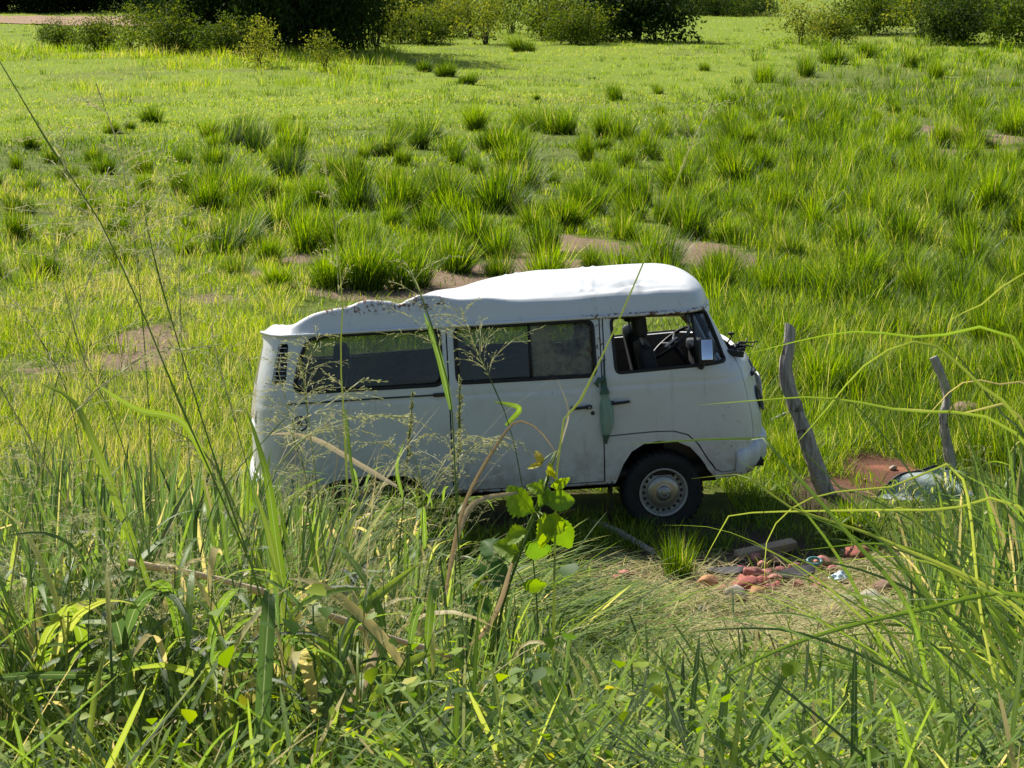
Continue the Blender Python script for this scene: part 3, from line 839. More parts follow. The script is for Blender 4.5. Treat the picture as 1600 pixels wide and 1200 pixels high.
# bumpers
def bumper(front):
    b = MB(); n = 40; ring = []
    us = np.linspace(U1 - .95, U1, n) if front else np.linspace(U0, U0 + .85, n)[::-1]
    near = P(us, np.full(n, .56), -1); far = P(us, np.full(n, .56), 1)[::-1]
    L = np.concatenate([near, far[1:]])
    k = len(L); c = np.array([0.2 if front else -2.6, 0, .56]); V = []
    sec = [(-.01, -.085), (.015, -.095), (.035, -.055), (.04, .0), (.035, .055), (.015, .085), (-.02, .09), (.0, .06), (.008, 0), (.0, -.06)]
    for i in range(k):
        t = L[min(i + 1, k - 1)] - L[max(i - 1, 0)]; t /= np.linalg.norm(t); o = np.cross(t, [0, 0, 1]) * (1 if front else -1)
        if front and i < 14: drop = -.05 * (1 - i / 14) ; 
        else: drop = 0
        cr = .018 * math.sin(i * .9) * (i < 22 and front)
        for (d, z) in sec: V.append(L[i] + o * (d + cr) + np.array([0, 0, z + .04 * front + drop]))
    m = len(sec)
    F = [(i * m + j, i * m + (j + 1) % m, (i + 1) * m + (j + 1) % m, (i + 1) * m + j) for i in range(k - 1) for j in range(m)]
    F += [tuple(range(m - 1, -1, -1)), tuple(range((k - 1) * m, k * m))]
    b.add(V, F); return autosmooth(b.obj('front_bumper' if front else 'rear_bumper', M['bumper'], van), 50)
bumper(True); bumper(False)
# front: lamp sockets (lamps gone), grille, wreckage on the scuttle
for s in (-1, 1):
    u = U1 - .42; c = P(np.array(u), np.array(.98), s, .006); e = 2e-3
    n = P(np.array(u), np.array(.98), s, 1.0) - P(np.array(u), np.array(.98), s)
    Mx = Matrix.Translation(c) @ Vector(n).to_track_quat('-Y', 'Z').to_matrix().to_4x4()
    b = MB(); b.lathe([(0, .03), (.07, .02), (.09, -.004), (.105, -.012), (.112, 0)], 28, Mx); b.obj('headlight_socket', M['blackpl'], van)
    b = MB(); us = np.linspace(U1 - .50, U1 - .30, 8)
    for z in (1.20,): b.tube([tuple(p) for p in P(us, np.full(8, z), s, .01)], .02, 6)
    b.obj('indicator', M['blackpl'], van)
g = MB(); us = np.linspace(U1 - .30, U1, 12)
for z in np.linspace(1.16, 1.28, 6):
    for s in (-1, 1): g.tube([tuple(p) for p in P(us, np.full(12, z), s, .006)], .006, 5)
g.obj('grille', M['blackpl'], van)
eb = MB(); pts = [(.16 * math.cos(a), .16 * math.sin(a)) for a in np.linspace(0, 2 * math.pi, 40)[:-1]]
xf = float(P(np.array(U1), np.array(.95), -1)[0]) + .012
eb.loop_tube([(xf, a, .95 + b) for a, b in pts], .012, 6)
for pl in ([(-.07, .14), (0, .01), (.07, .14)], [(-.15, .05), (-.075, -.135), (0, -.01), (.075, -.135), (.15, .05)]): eb.tube([(xf, a, .95 + b) for a, b in pl], .012, 6)
eb.obj('front_emblem', M['steel'], van)
jk = MB(); rnd = random.Random(3)
for i in range(9):
    x0, y0, z0 = .58 + rnd.random() * .12, -.62 + rnd.random() * .35, 1.40 + rnd.random() * .03
    p = Vector((x0, y0, z0)); path = [p.copy()]
    for k in range(5): p += Vector((rnd.uniform(0, .055), rnd.uniform(-.05, .05), rnd.uniform(-.02, .03))); path.append(p.copy())
    jk.tube(path, [rnd.uniform(.006, .013)] * 6, 5)
jk.box((.70, -.55, 1.42), (.10, .06, .03), Matrix.Rotation(.5, 3, 'Z'), 0, .006); jk.box((.66, -.62, 1.405), (.14, .05, .05), Matrix.Rotation(.2, 3, 'Y'), 0, .01)
jk.obj('torn_windscreen_seal', M['rubber'], van)
wp = MB(); wp.tube([(.62, -.35, 1.42), (.66, -.42, 1.50), (.655, -.52, 1.545), (.63, -.56, 1.55)], .006, 6); wp.box((.64, -.56, 1.56), (.05, .03, .02), None, 0, .004); wp.obj('wiper', M['blackpl'], van)
# open tailgate hanging out at the back
tg = empty('tailgate', (-3.12, 0, 1.70), (R(-3), R(11), 0), (1, .92, .95)); tg.parent = van
def slab(name, mat, parent, outline, holes=(), th=.025):
    bm = bmesh.new()
    o = dens(outline, .06); hs = [dens(h, .06) for h in holes]
    vs, es = [], []
    for lp in [o] + hs: n = len(vs); vs += lp; es += [(n + i, n + (i + 1) % len(lp)) for i in range(len(lp))]
    res = geometry.delaunay_2d_cdt([Vector(v) for v in vs], es, [], 0, 1e-6)
    UV = np.array([tuple(v) for v in res[0]]); T = np.array(res[2]); c = UV[T].mean(1); k = inside(c, o)
    for h in hs: k &= ~inside(c, h)
    T = T[k]; n = len(UV)
    bow = lambda y, z: .05 * (1 - (y / .6) ** 2) + .04 * math.sin(-z * 3)
    A = [(-bow(y, z), y, z) for y, z in UV]; B = [(-bow(y, z) + th, y, z) for y, z in UV]
    F = [tuple(t) for t in T] + [tuple(t[::-1] + n) for t in T]; cnt = set((t[i], t[(i + 1) % 3]) for t in T for i in range(3))
    for (a, b) in cnt:
        if (b, a) not in cnt: F.append((b, a, a + n, b + n))
    bm.free()
    return autosmooth(link(name, mesh(name, A + B, F, mat), parent))
tout = rounded([(-.58, 0), (.58, 0), (.60, -.70), (-.60, -.70)], .08); twin = rounded([(-.46, -.07), (.46, -.07), (.49, -.42), (-.49, -.42)], .07)
slab('tailgate_panel', M['paint'], tg, tout, [twin]); slab('tailgate_glass', M['glass_dirty'], tg, offset_poly(twin, .003), (), .006)
# interior
def seat(x, y, w=.48, head=True, back=.62):
    e = empty('seat', (x, y, .52)); e.parent = van
    b = MB(); b.box((.02, 0, .30), (.50, w, .16), Matrix.Rotation(R(-6), 3, 'Y'), 0, .05); o = b.obj('cushion', M['seat'], e)
    b = MB(); b.box((-.27, 0, .36 + back / 2), (.13, w, back), Matrix.Rotation(R(-10), 3, 'Y'), 0, .05); b.obj('backrest', M['seat'], e)
    b = MB(); b.box((0, 0, .11), (.42, w * .85, .22), None, 0, .01); b.obj('seat_base', M['metal_dk'], e)
    if head:
        b = MB(); b.box((-.345, 0, .36 + back + .16), (.11, .27, .20), Matrix.Rotation(R(-6), 3, 'Y'), 0, .045); b.obj('headrest', M['seat'], e)
        for s in (-1, 1):
            b = MB(); b.tube([(-.32, s * .06, .30 + back), (-.34, s * .06, .44 + back)], .007, 6); b.obj('headrest_post', M['steel'], e)
seat(.25, -.40); seat(.25, .40); seat(-1.25, .0, 1.30, False, .60); seat(-2.25, 0, 1.42, False, .60)
ds = MB(); ds.box((.58, 0, 1.18), (.26, 1.36, .26), None, 0, .05); ds.box((.49, .38, 1.30), (.14, .40, .10), None, 0, .03); ds.obj('dashboard', M['dash'], van)
sw = empty('steering_wheel', (.27, .38, 1.35), (0, R(-36), 0)); sw.parent = van
b = MB(); b.loop_tube([(.205 * math.cos(a), .205 * math.sin(a), 0) for a in np.linspace(0, 2 * math.pi, 40)[:-1]], .015, 8); b.obj('rim', M['blackpl'], sw)
b = MB(); b.box((0, 0, -.02), (.14, .11, .05), None, 0, .015)
for a in (R(20), R(160), R(200), R(-20)): b.tube([(0, 0, -.02), (.2 * math.sin(a), .2 * math.cos(a), 0)], .013, 6)
b.obj('hub', M['blackpl'], sw)
b = MB(); b.tube([(0, 0, -.02), (0.0, 0, -.55)], .022, 8); b.obj('column', M['metal_dk'], sw)
hl = MB(); hl.box((-.02, 0, 1.765), (.62, 1.34, .022), Matrix.Rotation(R(2), 3, 'Y'), 0, .006); hl.obj('headliner', M['visor'], van)
for s in (-1, 1):
    b = MB(); b.box((.33, s * .33, 1.715), (.03, .46, .15), Matrix.Rotation(R(35), 3, 'Y'), 0, .01); b.obj('sun_visor', M['visor'], van)
for s in (-1, 1):   # B posts inside
    b = MB(); b.tube([(-.46, s * .77, .5), (-.46, s * .80, 1.25), (-.45, s * .705, 1.78)], .035, 6); b.obj('pillar', M['lining'], van)
# outside mirror
mr = empty('side_mirror', (0, 0, 0)); mr.parent = fd
b = MB(); b.tube([P(np.array(u_of(.335, 1.36)), np.array(1.36), -1, .0), (.338, -.875, 1.365), (.34, -.90, 1.39), (.345, -.92, 1.45)], [.026, .030, .028, .018], 10); b.obj('mirror_arm', M['blackpl'], mr)
Mx = Matrix.Rotation(R(3), 3, 'Y') @ Matrix.Rotation(R(-22), 3, 'X') @ Matrix.Rotation(R(-12), 3, 'Z')
b = MB(); b.box((.375, -.94, 1.50), (.125, .06, .195), Mx, 0, .022); b.obj('mirror_housing', M['blackpl'], mr)
b = MB(); b.box(Vector((.375, -.94, 1.50)) + Mx @ Vector((.008, -.029, 0)), (.088, .012, .165), Mx, 0, .004); b.obj('mirror_glass', M['mirror'], mr)
# ------------------------------------------------------------------ grass in bulk
def blades(p0, head, L, W, lean, bend, tint, seg=2, twist=None, tip=1.0):
    """n blades: base point, heading angle, length, width, lean from vertical, extra bend; returns V, faces, tint, uv"""
    n = len(p0); head = np.broadcast_to(head, n); L = np.broadcast_to(L, n); W = np.broadcast_to(W, n)
    lean = np.broadcast_to(lean, n); bend = np.broadcast_to(bend, n)
    hx = np.stack([np.cos(head), np.sin(head)], -1)
    tw = head + math.pi / 2 + (RNG.normal(0, .5, n) if twist is None else twist)
    side = np.stack([np.cos(tw), np.sin(tw), np.zeros(n)], -1)
    pts = [np.array(p0, float)]
    for k in range(seg):
        a = lean + bend * ((k + .5) / seg) ** 1.2
        d = np.concatenate([hx * np.sin(a)[:, None], np.cos(a)[:, None]], -1)
        pts.append(pts[-1] + d * (L / seg)[:, None])
    V = []; UVs = []
    for k in range(seg):
        t = k / seg; w = W * (.75 + .25 * min(1, t * 4)) * (1 - .35 * t)
        V += [pts[k] - side * w[:, None] / 2, pts[k] + side * w[:, None] / 2]; UVs += [(-1, t), (1, t)]
    V.append(pts[seg]); UVs.append((0, 1))
    m = 2 * seg + 1
    A = np.stack(V, 1).reshape(-1, 3)
    b = np.arange(n)[:, None] * m
    Q = np.concatenate([b + np.array([[2 * k, 2 * k + 1, 2 * k + 3, 2 * k + 2]]) for k in range(seg - 1)]) if seg > 1 else np.zeros((0, 4), int)
    T = b + np.array([[2 * seg - 2, 2 * seg - 1, 2 * seg]])
    return A, [Q, T], np.repeat(tint, m), np.tile(np.array(UVs, np.float32), (n, 1))

def bulk(name, parts, mat, parent=None, uv=False):
    V, Q, T, t, U = [], [], [], [], []; n = 0
    for (A, F, ti, u) in parts:
        V.append(A); Q.append(F[0] + n); T.append(F[1] + n); t.append(ti); U.append(u); n += len(A)
    F = [np.concatenate(Q), np.concatenate(T)]
    me = mesh(name, np.concatenate(V), F, mat, tint=np.concatenate(t), uv=np.concatenate(U) if uv else None, smooth=False)
    return link(name, me, parent)

def pxy_field(n, x0, x1, y0, y1, dens=None, margin=0):
    """points on the ground, spread evenly over a part of the view so that nearer ground gets finer grass"""
    px, py = RNG.uniform(x0, x1, n), RNG.uniform(y0, y1, n)
    g = at_ground_fast(px, py)
    return px, py, g

# table of ground distance for fast lookup (x bumps ignored, then snapped to terrain)
_ty = np.arange(-60, 1300, 2.0)
_tg = at_ground(np.full(_ty.shape, 800.0), _ty)[:, 1]
def at_ground_fast(px, py):
    y = np.interp(py, _ty, _tg); x = (px - 800) / FPX * (y * math.cos(PITCH) + (HC - gz(0, y)) * math.sin(PITCH))
    return np.stack([x, y, gz(x, y)], -1)

VC, VS = math.cos(R(4)), math.sin(R(4))
def under_van(x, y, m=.0):
    dx, dy = x - VAN_O[0], y - VAN_O[1]
    lx, ly = dx * VC + dy * VS, -dx * VS + dy * VC
    return (lx > -3.35 - m) & (lx < .95 + m) & (np.abs(ly) < .84 + m)

# --- short turf of the whole meadow: fine near, coarser far away
def meadow_turf():
    parts = []
    n = 380000
    py = RNG.beta(1.0, 1.15, n) * 900 - 25; px = RNG.uniform(-60, 1660, n)
    g = at_ground_fast(px, py); x, y = g[:, 0], g[:, 1]
    lw = lawn(px, py); bt = bare(x, y)
    patch = hashn(x, y, .55)
    keep = (RNG.random(n) > bt * 1.9 - .15) & ~under_van(x, y, -.25) & (RNG.random(n) < np.clip(.22 + .9 * (patch > .36) * patch + lw, 0, 1)) & (y > 16.6)
    g, x, y, lw, patch, px, py = g[keep], x[keep], y[keep], lw[keep], patch[keep], px[keep], py[keep]
    n = len(g)
    sc = np.clip(y / 30, .75, 6)
    H = np.where(lw > .5, RNG.uniform(.04, .09, n), RNG.uniform(.07, .24, n) * (.6 + .7 * patch)) * np.clip(y / 50, 1, 2.2)
    Wd = RNG.uniform(.007, .013, n) * sc
    dry = (px < 420) * np.clip((py - 250) / 200, 0, 1)
    t = RNG.normal(.50, .14, n) + lw * .22 + (RNG.random(n) < .10 + .35 * dry) * .32 - .06 * (1 - lw) + (patch - .5) * .15
    far = y > 75
    for m, sg in ((~far, 2), (far, 1)):
        A = blades(g[m], RNG.uniform(0, 2 * math.pi, m.sum()), H[m], Wd[m], RNG.uniform(.1, .8, m.sum()), RNG.uniform(.2, .9, m.sum()), np.clip(t[m], 0, 1), sg)
        parts.append(A)
    o = bulk('meadow_turf', parts, M['meadow'])
    tag(o, 'short bright green turf covering the meadow around and beyond the van', 'grass', kind='stuff')
meadow_turf()

# --- rank grass standing in drifts beside and behind the van
def stand(name, label, n_cl, per, region, hrange, spread, tint, wid, mat, dens=None, lean=.35, dry=.07):
    x0, x1, y0, y1 = region
    px, py = RNG.uniform(x0, x1, n_cl), RNG.uniform(y0, y1, n_cl); g = at_ground_fast(px, py)
    keep = (bare(g[:, 0], g[:, 1]) < .22) & ~under_van(g[:, 0], g[:, 1], .25)
    if dens is not None: keep &= RNG.random(n_cl) < dens(px, py, g)
    g = g[keep]; px = px[keep]; n = len(g)
    h = RNG.uniform(*hrange, n) * (.65 + .7 * hashn(g[:, 0], g[:, 1], .6)); tt = RNG.normal(tint, .09, n)
    i = np.repeat(np.arange(n), per); a = RNG.uniform(0, 2 * math.pi, len(i)); r = RNG.random(len(i)) ** .7 * spread
    b = g[i].copy(); b[:, 0] += np.cos(a) * r; b[:, 1] += np.sin(a) * r; b[:, 2] = gz(b[:, 0], b[:, 1]) - .01
    ok = ~under_van(b[:, 0], b[:, 1], -.1); i, a, r, b = i[ok], a[ok], r[ok], b[ok]
    L = h[i] * RNG.uniform(.45, 1.05, len(i)); sc = np.clip(b[:, 1] / 28, .7, 4)
    A = blades(b, a + RNG.normal(0, .6, len(i)), L, RNG.uniform(.6, 1.3, len(i)) * wid * sc, np.clip(r / spread * lean + RNG.normal(.05, .12, len(i)), -.2, 1.2), RNG.uniform(.1, .8, len(i)), np.clip(tt[i] - .30 + .55 * np.clip(L / h[i] - .3, 0, .8) + RNG.normal(0, .09, len(i)) + (RNG.random(len(i)) < dry * 2 * hashn(b[:, 0], b[:, 1], .7)) * RNG.uniform(.3, .7, len(i)), 0, 1), 3)  # short blades tinted dark, long ones bright: painted base shade and lit tips
    o = bulk(name, [A], mat)
    tag(o, label, 'grass', kind='stuff')
stand('rank_grass', 'rank green grass standing knee high on the open ground past the van nose', 1150, 50, (1085, 1660, 330, 745), (.20, .62), .17, .40, .008, M['tuft'], dry=.22)
stand('thin_meadow_grass', 'thin pale grass with dry stalks growing behind and beside the van tail', 900, 24, (-60, 480, 290, 800), (.16, .44), .16, .62, .008, M['meadow'], dry=.34)
stand('verge_grass', 'short shaded grass growing around the van wheels', 380, 26, (380, 1330, 770, 880), (.10, .26), .12, .30, .007, M['rough'], dens=lambda px, py, g: .75 * (py < 875) + .1)  # tint set low so the grass colour deepens the van shadow
stand('mid_meadow_grass', 'ankle high green grass filling the gaps between the meadow tufts', 950, 26, (300, 1400, 260, 470), (.08, .28), .20, .52, .007, M['tuft'])
stand('far_rank_grass', 'coarse green grass covering the far right of the meadow', 1100, 34, (1100, 1660, 60, 340), (.25, .70), .32, .42, .007, M['tuft'], dens=lambda px, py, g: np.clip((px - 1080) / 250 + (py - 150) / 200, 0, .9))
stand('hedge_foot_grass', 'long bright grass along the foot of the bushes across the meadow', 900, 34, (-60, 620, 70, 150), (.25, .65), .60, .60, .006, M['fargrass'], dens=lambda px, py, g: np.clip(1.1 - np.abs(py - 100) / 45, 0, 1) * (hashn(g[:, 0], g[:, 1], .12) > .42))

stand('low_turf_clumps', 'low uneven grass clumps and weeds dotted over the smooth far turf', 2300, 20, (-60, 1300, 45, 250), (.07, .30), .32, .42, .006, M['fargrass'], dens=lambda px, py, g: np.clip(hashn(g[:, 0], g[:, 1], .15) * 1.6 - .3, 0, 1))
def soil_bits():
    n = 60000; py = RNG.uniform(160, 640, n); px = RNG.uniform(-20, 1620, n); g = at_ground_fast(px, py); k = (bare(g[:, 0], g[:, 1]) > .2) & (RNG.random(n) < .5); g = g[k]; n = len(g); g[:, 2] += .005; up = RNG.random(n) < .35
    A = blades(g, RNG.uniform(0, 6.28, n), np.where(up, RNG.uniform(.04, .16, n), RNG.uniform(.06, .22, n)), RNG.uniform(.006, .014, n), np.where(up, RNG.uniform(.1, .7, n), RNG.uniform(1.3, 1.55, n)), RNG.uniform(0, .4, n), np.where(up, RNG.uniform(.2, .7, n), RNG.choice([.02, .08, .97, 1.0], n)), 2)
    tag(bulk('soil_litter', [A], M['meadow']), 'dead stalks and sparse shoots scattered over the bare earth patches', 'grass', kind='stuff')
soil_bits()
stand('van_side_grass', 'fine straggling grass standing against the rear flank of the van', 380, 34, (365, 760, 815, 895), (.35, .80), .16, .42, .007, M['rough'], dens=lambda px, py, g: np.clip(1.25 - np.maximum(0, px - 580) / 130, 0, 1))
# --- individual tufts
def tuft_mesh(seed, nb=190, splay=.75, dry=.08):
    global RNG
    keep = RNG; RNG = np.random.default_rng(seed)
    k = RNG.integers(2, 5); cc = RNG.normal(0, .13, (k, 2)); hh = RNG.uniform(.65, 1.05, k); ln = RNG.normal(0, .22, (k, 2))
    c = RNG.integers(0, k, nb)
    a = RNG.uniform(0, 2 * math.pi, nb); r = RNG.random(nb) ** .6 * .17
    b = np.stack([cc[c, 0] + np.cos(a) * r, cc[c, 1] + np.sin(a) * r, np.full(nb, -.02)], -1)
    L = RNG.uniform(.35, 1.05, nb) * hh[c]; L[r > .13] *= .75
    v = np.stack([np.cos(a), np.sin(a)], -1) * (r / .17 * splay * .42)[:, None] + ln[c] + RNG.normal(0, .15, (nb, 2))
    t = np.clip(RNG.normal(-.05, .11, nb) + .54 * np.clip(L, 0, 1) + (RNG.random(nb) < dry) * .5, 0, 1)  # tint follows blade length, painting a shaded base under sunlit tips
    A = blades(b, np.arctan2(v[:, 1], v[:, 0]), L, RNG.uniform(.007, .014, nb), np.hypot(v[:, 0], v[:, 1]), RNG.uniform(.0, .9, nb) * RNG.random(nb), t, 3)
    # dead leaves slumped round the foot; the near-black ones stand in for base shade
    m = nb // 6; a2 = RNG.uniform(0, 6.28, m); r2 = RNG.uniform(.1, .3, m)
    D = blades(np.stack([np.cos(a2) * r2, np.sin(a2) * r2, np.full(m, .0)], -1), a2 + RNG.normal(0, .8, m), RNG.uniform(.12, .35, m), .012, RNG.uniform(.7, 1.3, m), RNG.uniform(.1, .5, m), RNG.choice([.05, .12, .96], m), 3)
    n = len(A[0]); V = np.concatenate([A[0], D[0]]); F = [np.concatenate([A[1][i], D[1][i] + n]) for i in (0, 1)]
    me = mesh('grass_tuft', V, F, M['tuft'], tint=np.concatenate([A[2], D[2]]), smooth=False)
    RNG = keep
    return me
TUFTS = [tuft_mesh(s, 620 + 60 * (s % 3), .5 + .16 * (s % 4), .05 + .05 * (s % 3)) for s in range(40, 52)]
FAR_T = [(968, 158, .62, 'lone dark grass tuft standing on the smooth bright turf'), (1027, 147, .45, None), (728, 131, .62, None), (700, 119, .75, None), (660, 112, .7, None), (231, 190, .62, None), (205, 203, .30, None), (1155, 168, .62, None), (1190, 128, .8, None), (1130, 190, .40, None), (50, 232, .5, None), (178, 208, .5, None), (820, 80, .95, None), (1105, 110, .5, None), (840, 155, .25, None), (875, 195, .4, None), (1030, 178, .35, None), (1260, 120, .9, None), (1300, 100, 1.0, None), (1460, 122, .8, None), (1350, 90, .9, None), (1420, 105, .8, None), (340, 258, .55, None), (225, 270, .55, None)]
RND = random.Random(5)
spots = [(x, y, h) for x, y, h, _ in FAR_T]
def scatter(n, x0, x1, y0, y1, h0, h1, gap):
    t = 0
    while n > 0 and t < 6000:
        t += 1; x, y = RND.uniform(x0, x1), RND.uniform(y0, y1)
        s = max(.35, (y + 60) / 400)
        if any(abs(x - a) < gap * s and abs(y - b) < gap * .45 * s for a, b, _ in spots): continue
        g = at_ground_fast(np.array([x]), np.array([y]))[0]
        if bare(g[0], g[1]) > .30 or under_van(g[0], g[1], .5): continue
        spots.append((x, y, RND.uniform(h0, h1))); n -= 1
scatter(70, 330, 1110, 200, 335, .32, .9, 36); scatter(62, 320, 1140, 325, 452, .35, .80, 46); scatter(66, 1120, 1620, 175, 330, .35, .85, 44); scatter(40, 1130, 1620, 330, 480, .45, .72, 55); scatter(22, -20, 330, 250, 440, .35, .6, 60); scatter(10, 1150, 1600, 500, 620, .45, .65, 80)
def tuft(px, py, h, label, group):
    g = at_ground(np.array(float(px)), np.array(float(py)))
    o = link('grass_tuft', RND.choice(TUFTS), None, (g[0], g[1], g[2] - .02), (RND.uniform(-.08, .08), RND.uniform(-.08, .08), RND.uniform(0, 6.28)), (h * RND.uniform(1.1, 1.7), h * RND.uniform(1.1, 1.7), h * 1.3))
    return tag(o, label, 'grass tuft', group)
for i, (x, y, h) in enumerate(spots):
    g = at_ground_fast(np.array([x]), np.array([y]))[0]
    size = 'tall' if h > .66 else ('low' if h < .52 else 'middling')
    edge = ' edging bare earth' if bare(g[0], g[1]) > .12 else ''
    if i == 0: tuft(x, y, h, 'lone round grass tuft on smooth turf beside a slightly smaller lone tuft', None)
    elif i == 1: tuft(x, y, h, 'smaller lone grass tuft on smooth turf beside a larger round tuft', None)
    elif i < len(FAR_T): tuft(x, y, h, size + ' dark grass tuft on the smooth far turf' + (' near the right thicket' if x > 1080 else (' near the scrub bushes' if x > 600 else ' below the dark trees')), 'tufts on the far turf')
    elif x > 1130: tuft(x, y, h, size + ' grass tuft in the dense rough ' + ('close to the fence posts' if y > 400 else 'up to the far thicket') + edge, 'tufts in the rough past the van')
    elif x < 330: tuft(x, y, h, size + ' sparse grass tuft in the thin meadow beyond the van tail' + edge, 'tufts beyond the van tail')
    else: tuft(x, y, h, size + ' thick grass tuft ' + ('close behind the van roof' if y > 345 else ('midway to the smooth turf' if y > 265 else 'bordering the smooth far turf')) + edge, 'tufts in the meadow behind the van')
t = tuft(1056, 903, .36, 'bright green grass tuft on bare ground in front of the front wheel', None)
t = tuft(1340, 840, .42, 'green grass tuft beside the broken windscreen and the plank', None)
# small leafy weeds standing on the turf

# ------------------------------------------------------------------ bushes and trees across the meadow
def crown_mesh(seed, n_cl, per, rx, rz, leaf, lo=.1, tint=.35, spread=.32):
    rg = np.random.default_rng(seed)
    d = rg.normal(0, 1, (n_cl, 3)); d /= np.linalg.norm(d, axis=1)[:, None]
    lob = 1 + .36 * np.sin(d[:, 0] * 4 + seed) + .30 * np.sin(d[:, 1] * 5 + seed * 2) + .26 * np.sin(d[:, 2] * 7 + d[:, 0] * 5 + 1) + rg.exponential(.10, n_cl)
    r = rg.random(n_cl) ** .35 * lob
    c = d * r[:, None] * np.array([rx, rx, rz]); c[:, 2] += rz * (1 + lo)
    c = c[c[:, 2] > .05]
    n_cl = len(c)
    i = np.repeat(np.arange(n_cl), per); m = len(i)
    p = c[i] + rg.normal(0, spread, (m, 3)) * np.array([1, 1, .75])
    p[:, 2] = np.maximum(p[:, 2], .02)
    a = rg.normal(0, 1, (m, 3)); a[:, 2] -= .35; a /= np.linalg.norm(a, axis=1)[:, None]
    b = np.cross(a, rg.normal(0, 1, (m, 3))); b /= np.linalg.norm(b, axis=1)[:, None]
    L = rg.uniform(.6, 1.3, m)[:, None] * leaf
    V = np.stack([p, p + a * L * .5 + b * L * .26, p + a * L, p + a * L * .5 - b * L * .26], 1).reshape(-1, 3)
    F = np.arange(m * 4).reshape(-1, 4)
    t = np.repeat(np.clip(tint + rg.normal(0, .10, n_cl)[i] + rg.normal(0, .10, m), 0, 1), 4)
    return mesh('crown', V, F, M['bush'], tint=t, smooth=False)
def trunk_mesh(seed, h, n=4, r=.12, spread=1.0):
    rn = random.Random(seed); b = MB()
    for k in range(n):
        a = 2 * math.pi * k / n + rn.uniform(-.5, .5); s = rn.uniform(.4, 1) * spread
        path = [(math.cos(a) * .08, math.sin(a) * .08, -.1)]
        for j in range(1, 6): path.append((math.cos(a) * s * (j / 5) ** 1.3 + rn.uniform(-.08, .08), math.sin(a) * s * (j / 5) ** 1.3 + rn.uniform(-.08, .08), h * j / 5 * rn.uniform(.9, 1.05)))
        b.tube(path, [r * (1 - j / 6) * rn.uniform(.9, 1.1) for j in range(6)], 6)
    return mesh('trunk', b.V, b.F, M['bark'])
CR = {'big': (crown_mesh(1, 1300, 44, 4.3, 3.0, .20, -.05, .03, .40), trunk_mesh(1, 4.5, 5, .16, 2.2)),
      'round': (crown_mesh(2, 420, 30, 1.75, 1.35, .15, -.08, .20, .22), trunk_mesh(2, 1.8, 5, .07, .9)),
      'shrub': (crown_mesh(3, 210, 26, 1.35, .95, .14, -.1, .60, .22), trunk_mesh(3, 1.3, 5, .04, .8)),
      'loose': (crown_mesh(4, 90, 18, 1.2, 1.15, .14, .0, .72, .20), trunk_mesh(4, 1.7, 6, .035, .8)),
      'tall': (crown_mesh(5, 170, 20, 1.5, 1.7, .18, .55, .40, .26), trunk_mesh(5, 3.4, 3, .09, .8)),
      'wide': (crown_mesh(6, 420, 28, 3.0, 1.3, .18, -.1, .22, .30), trunk_mesh(6, 1.6, 7, .06, 1.8))}
def bush(kind, px, py, s, label, name='bush', cat='bush', group=None, sz=1.0, dy=0.0):
    g = at_ground_fast(np.array([px * 1.0]), np.array([py * 1.0]))[0]
    x, y = g[0] * (1 + dy / g[1]), g[1] + dy
    e = empty(name, (x, y, float(gz(x, y)) - .03), (0, 0, RND.uniform(0, 6.28)), (s, s, s * sz))
    link('crown', CR[kind][0], e); link('trunk', CR[kind][1], e)
    return tag(e, label, cat, group)
bush('big', 462, 92, 1.0, 'large dark broad tree casting a shadow on the meadow edge', 'tree', 'tree', dy=2, sz=1.9)
bush('big', 505, 84, .6, 'dark tree at the outer side of the large broad tree', 'tree', 'tree', dy=3, sz=1.5)
bush('big', 398, 88, .8, 'dark tree merging with the large broad tree beside it', 'tree', 'tree', dy=4, sz=1.2)
bush('big', 315, 84, .72, 'dark middle-sized tree pressed against the large broad tree', 'tree', 'tree', dy=4)
bush('shrub', 262, 92, 1.05, 'olive shrub at the foot of the middle-sized dark tree')
bush('shrub', 352, 95, .85, 'yellowish shrub standing before the large dark tree trunk')
bush('loose', 405, 112, .78, 'thin leafy sapling in the grass just before the large dark tree')
bush('loose', 508, 118, .62, 'small lone sapling at the edge of the large tree shadow')
bush('shrub', 150, 84, .8, 'light shrub at the end of the hedge by the brown track')
bush('loose', 205, 88, .85, 'low bright shrub between the hedge end and the dark trees')
bush('shrub', 90, 78, .65, 'small dull shrub in the tall grass by the brown track')
bush('loose', 590, 82, 1.25, 'pale leafy bush right beside the large dark tree')
bush('round', 655, 34, 1.0, 'small dark round tree behind the pale scrub')
LS = 'loose pale bush in the scrub patch between the dark tree and the round dark bush'
for (x, y, s) in ((625, 62, 1.1), (665, 66, .9), (700, 55, 1.1), (735, 58, .95), (760, 68, 1.15), (800, 52, 1.1), (870, 62, 1.2), (900, 72, 1.0), (720, 32, 1.2), (780, 30, 1.2)): bush(RND.choice(['loose', 'shrub']), x, y, s, LS, group='bushes of the pale scrub patch')
bush('tall', 848, 56, 1.15, 'slim small tree with a bare stem rising out of the scrub', 'tree', 'tree')
bush('round', 994, 66, 1.6, 'large dark round bush standing alone beside the scrub patch')
bush('shrub', 935, 68, .85, 'low bush leaning against the large dark round bush')
HD = 'dark low bush in the hedge row across the far field'
for (x, y, s) in ((1075, 26, 1.5), (1120, 28, 1.3), (1165, 24, 1.2), (1010, 20, 1.2), (960, 6, 1.5), (570, 6, 1.6), (640, -6, 1.6), (700, -4, 1.6)): bush('wide', x, y, s * .62, HD, group='hedge bushes across the far field')
RB = 'olive bush in the thicket at the far right corner of the meadow'
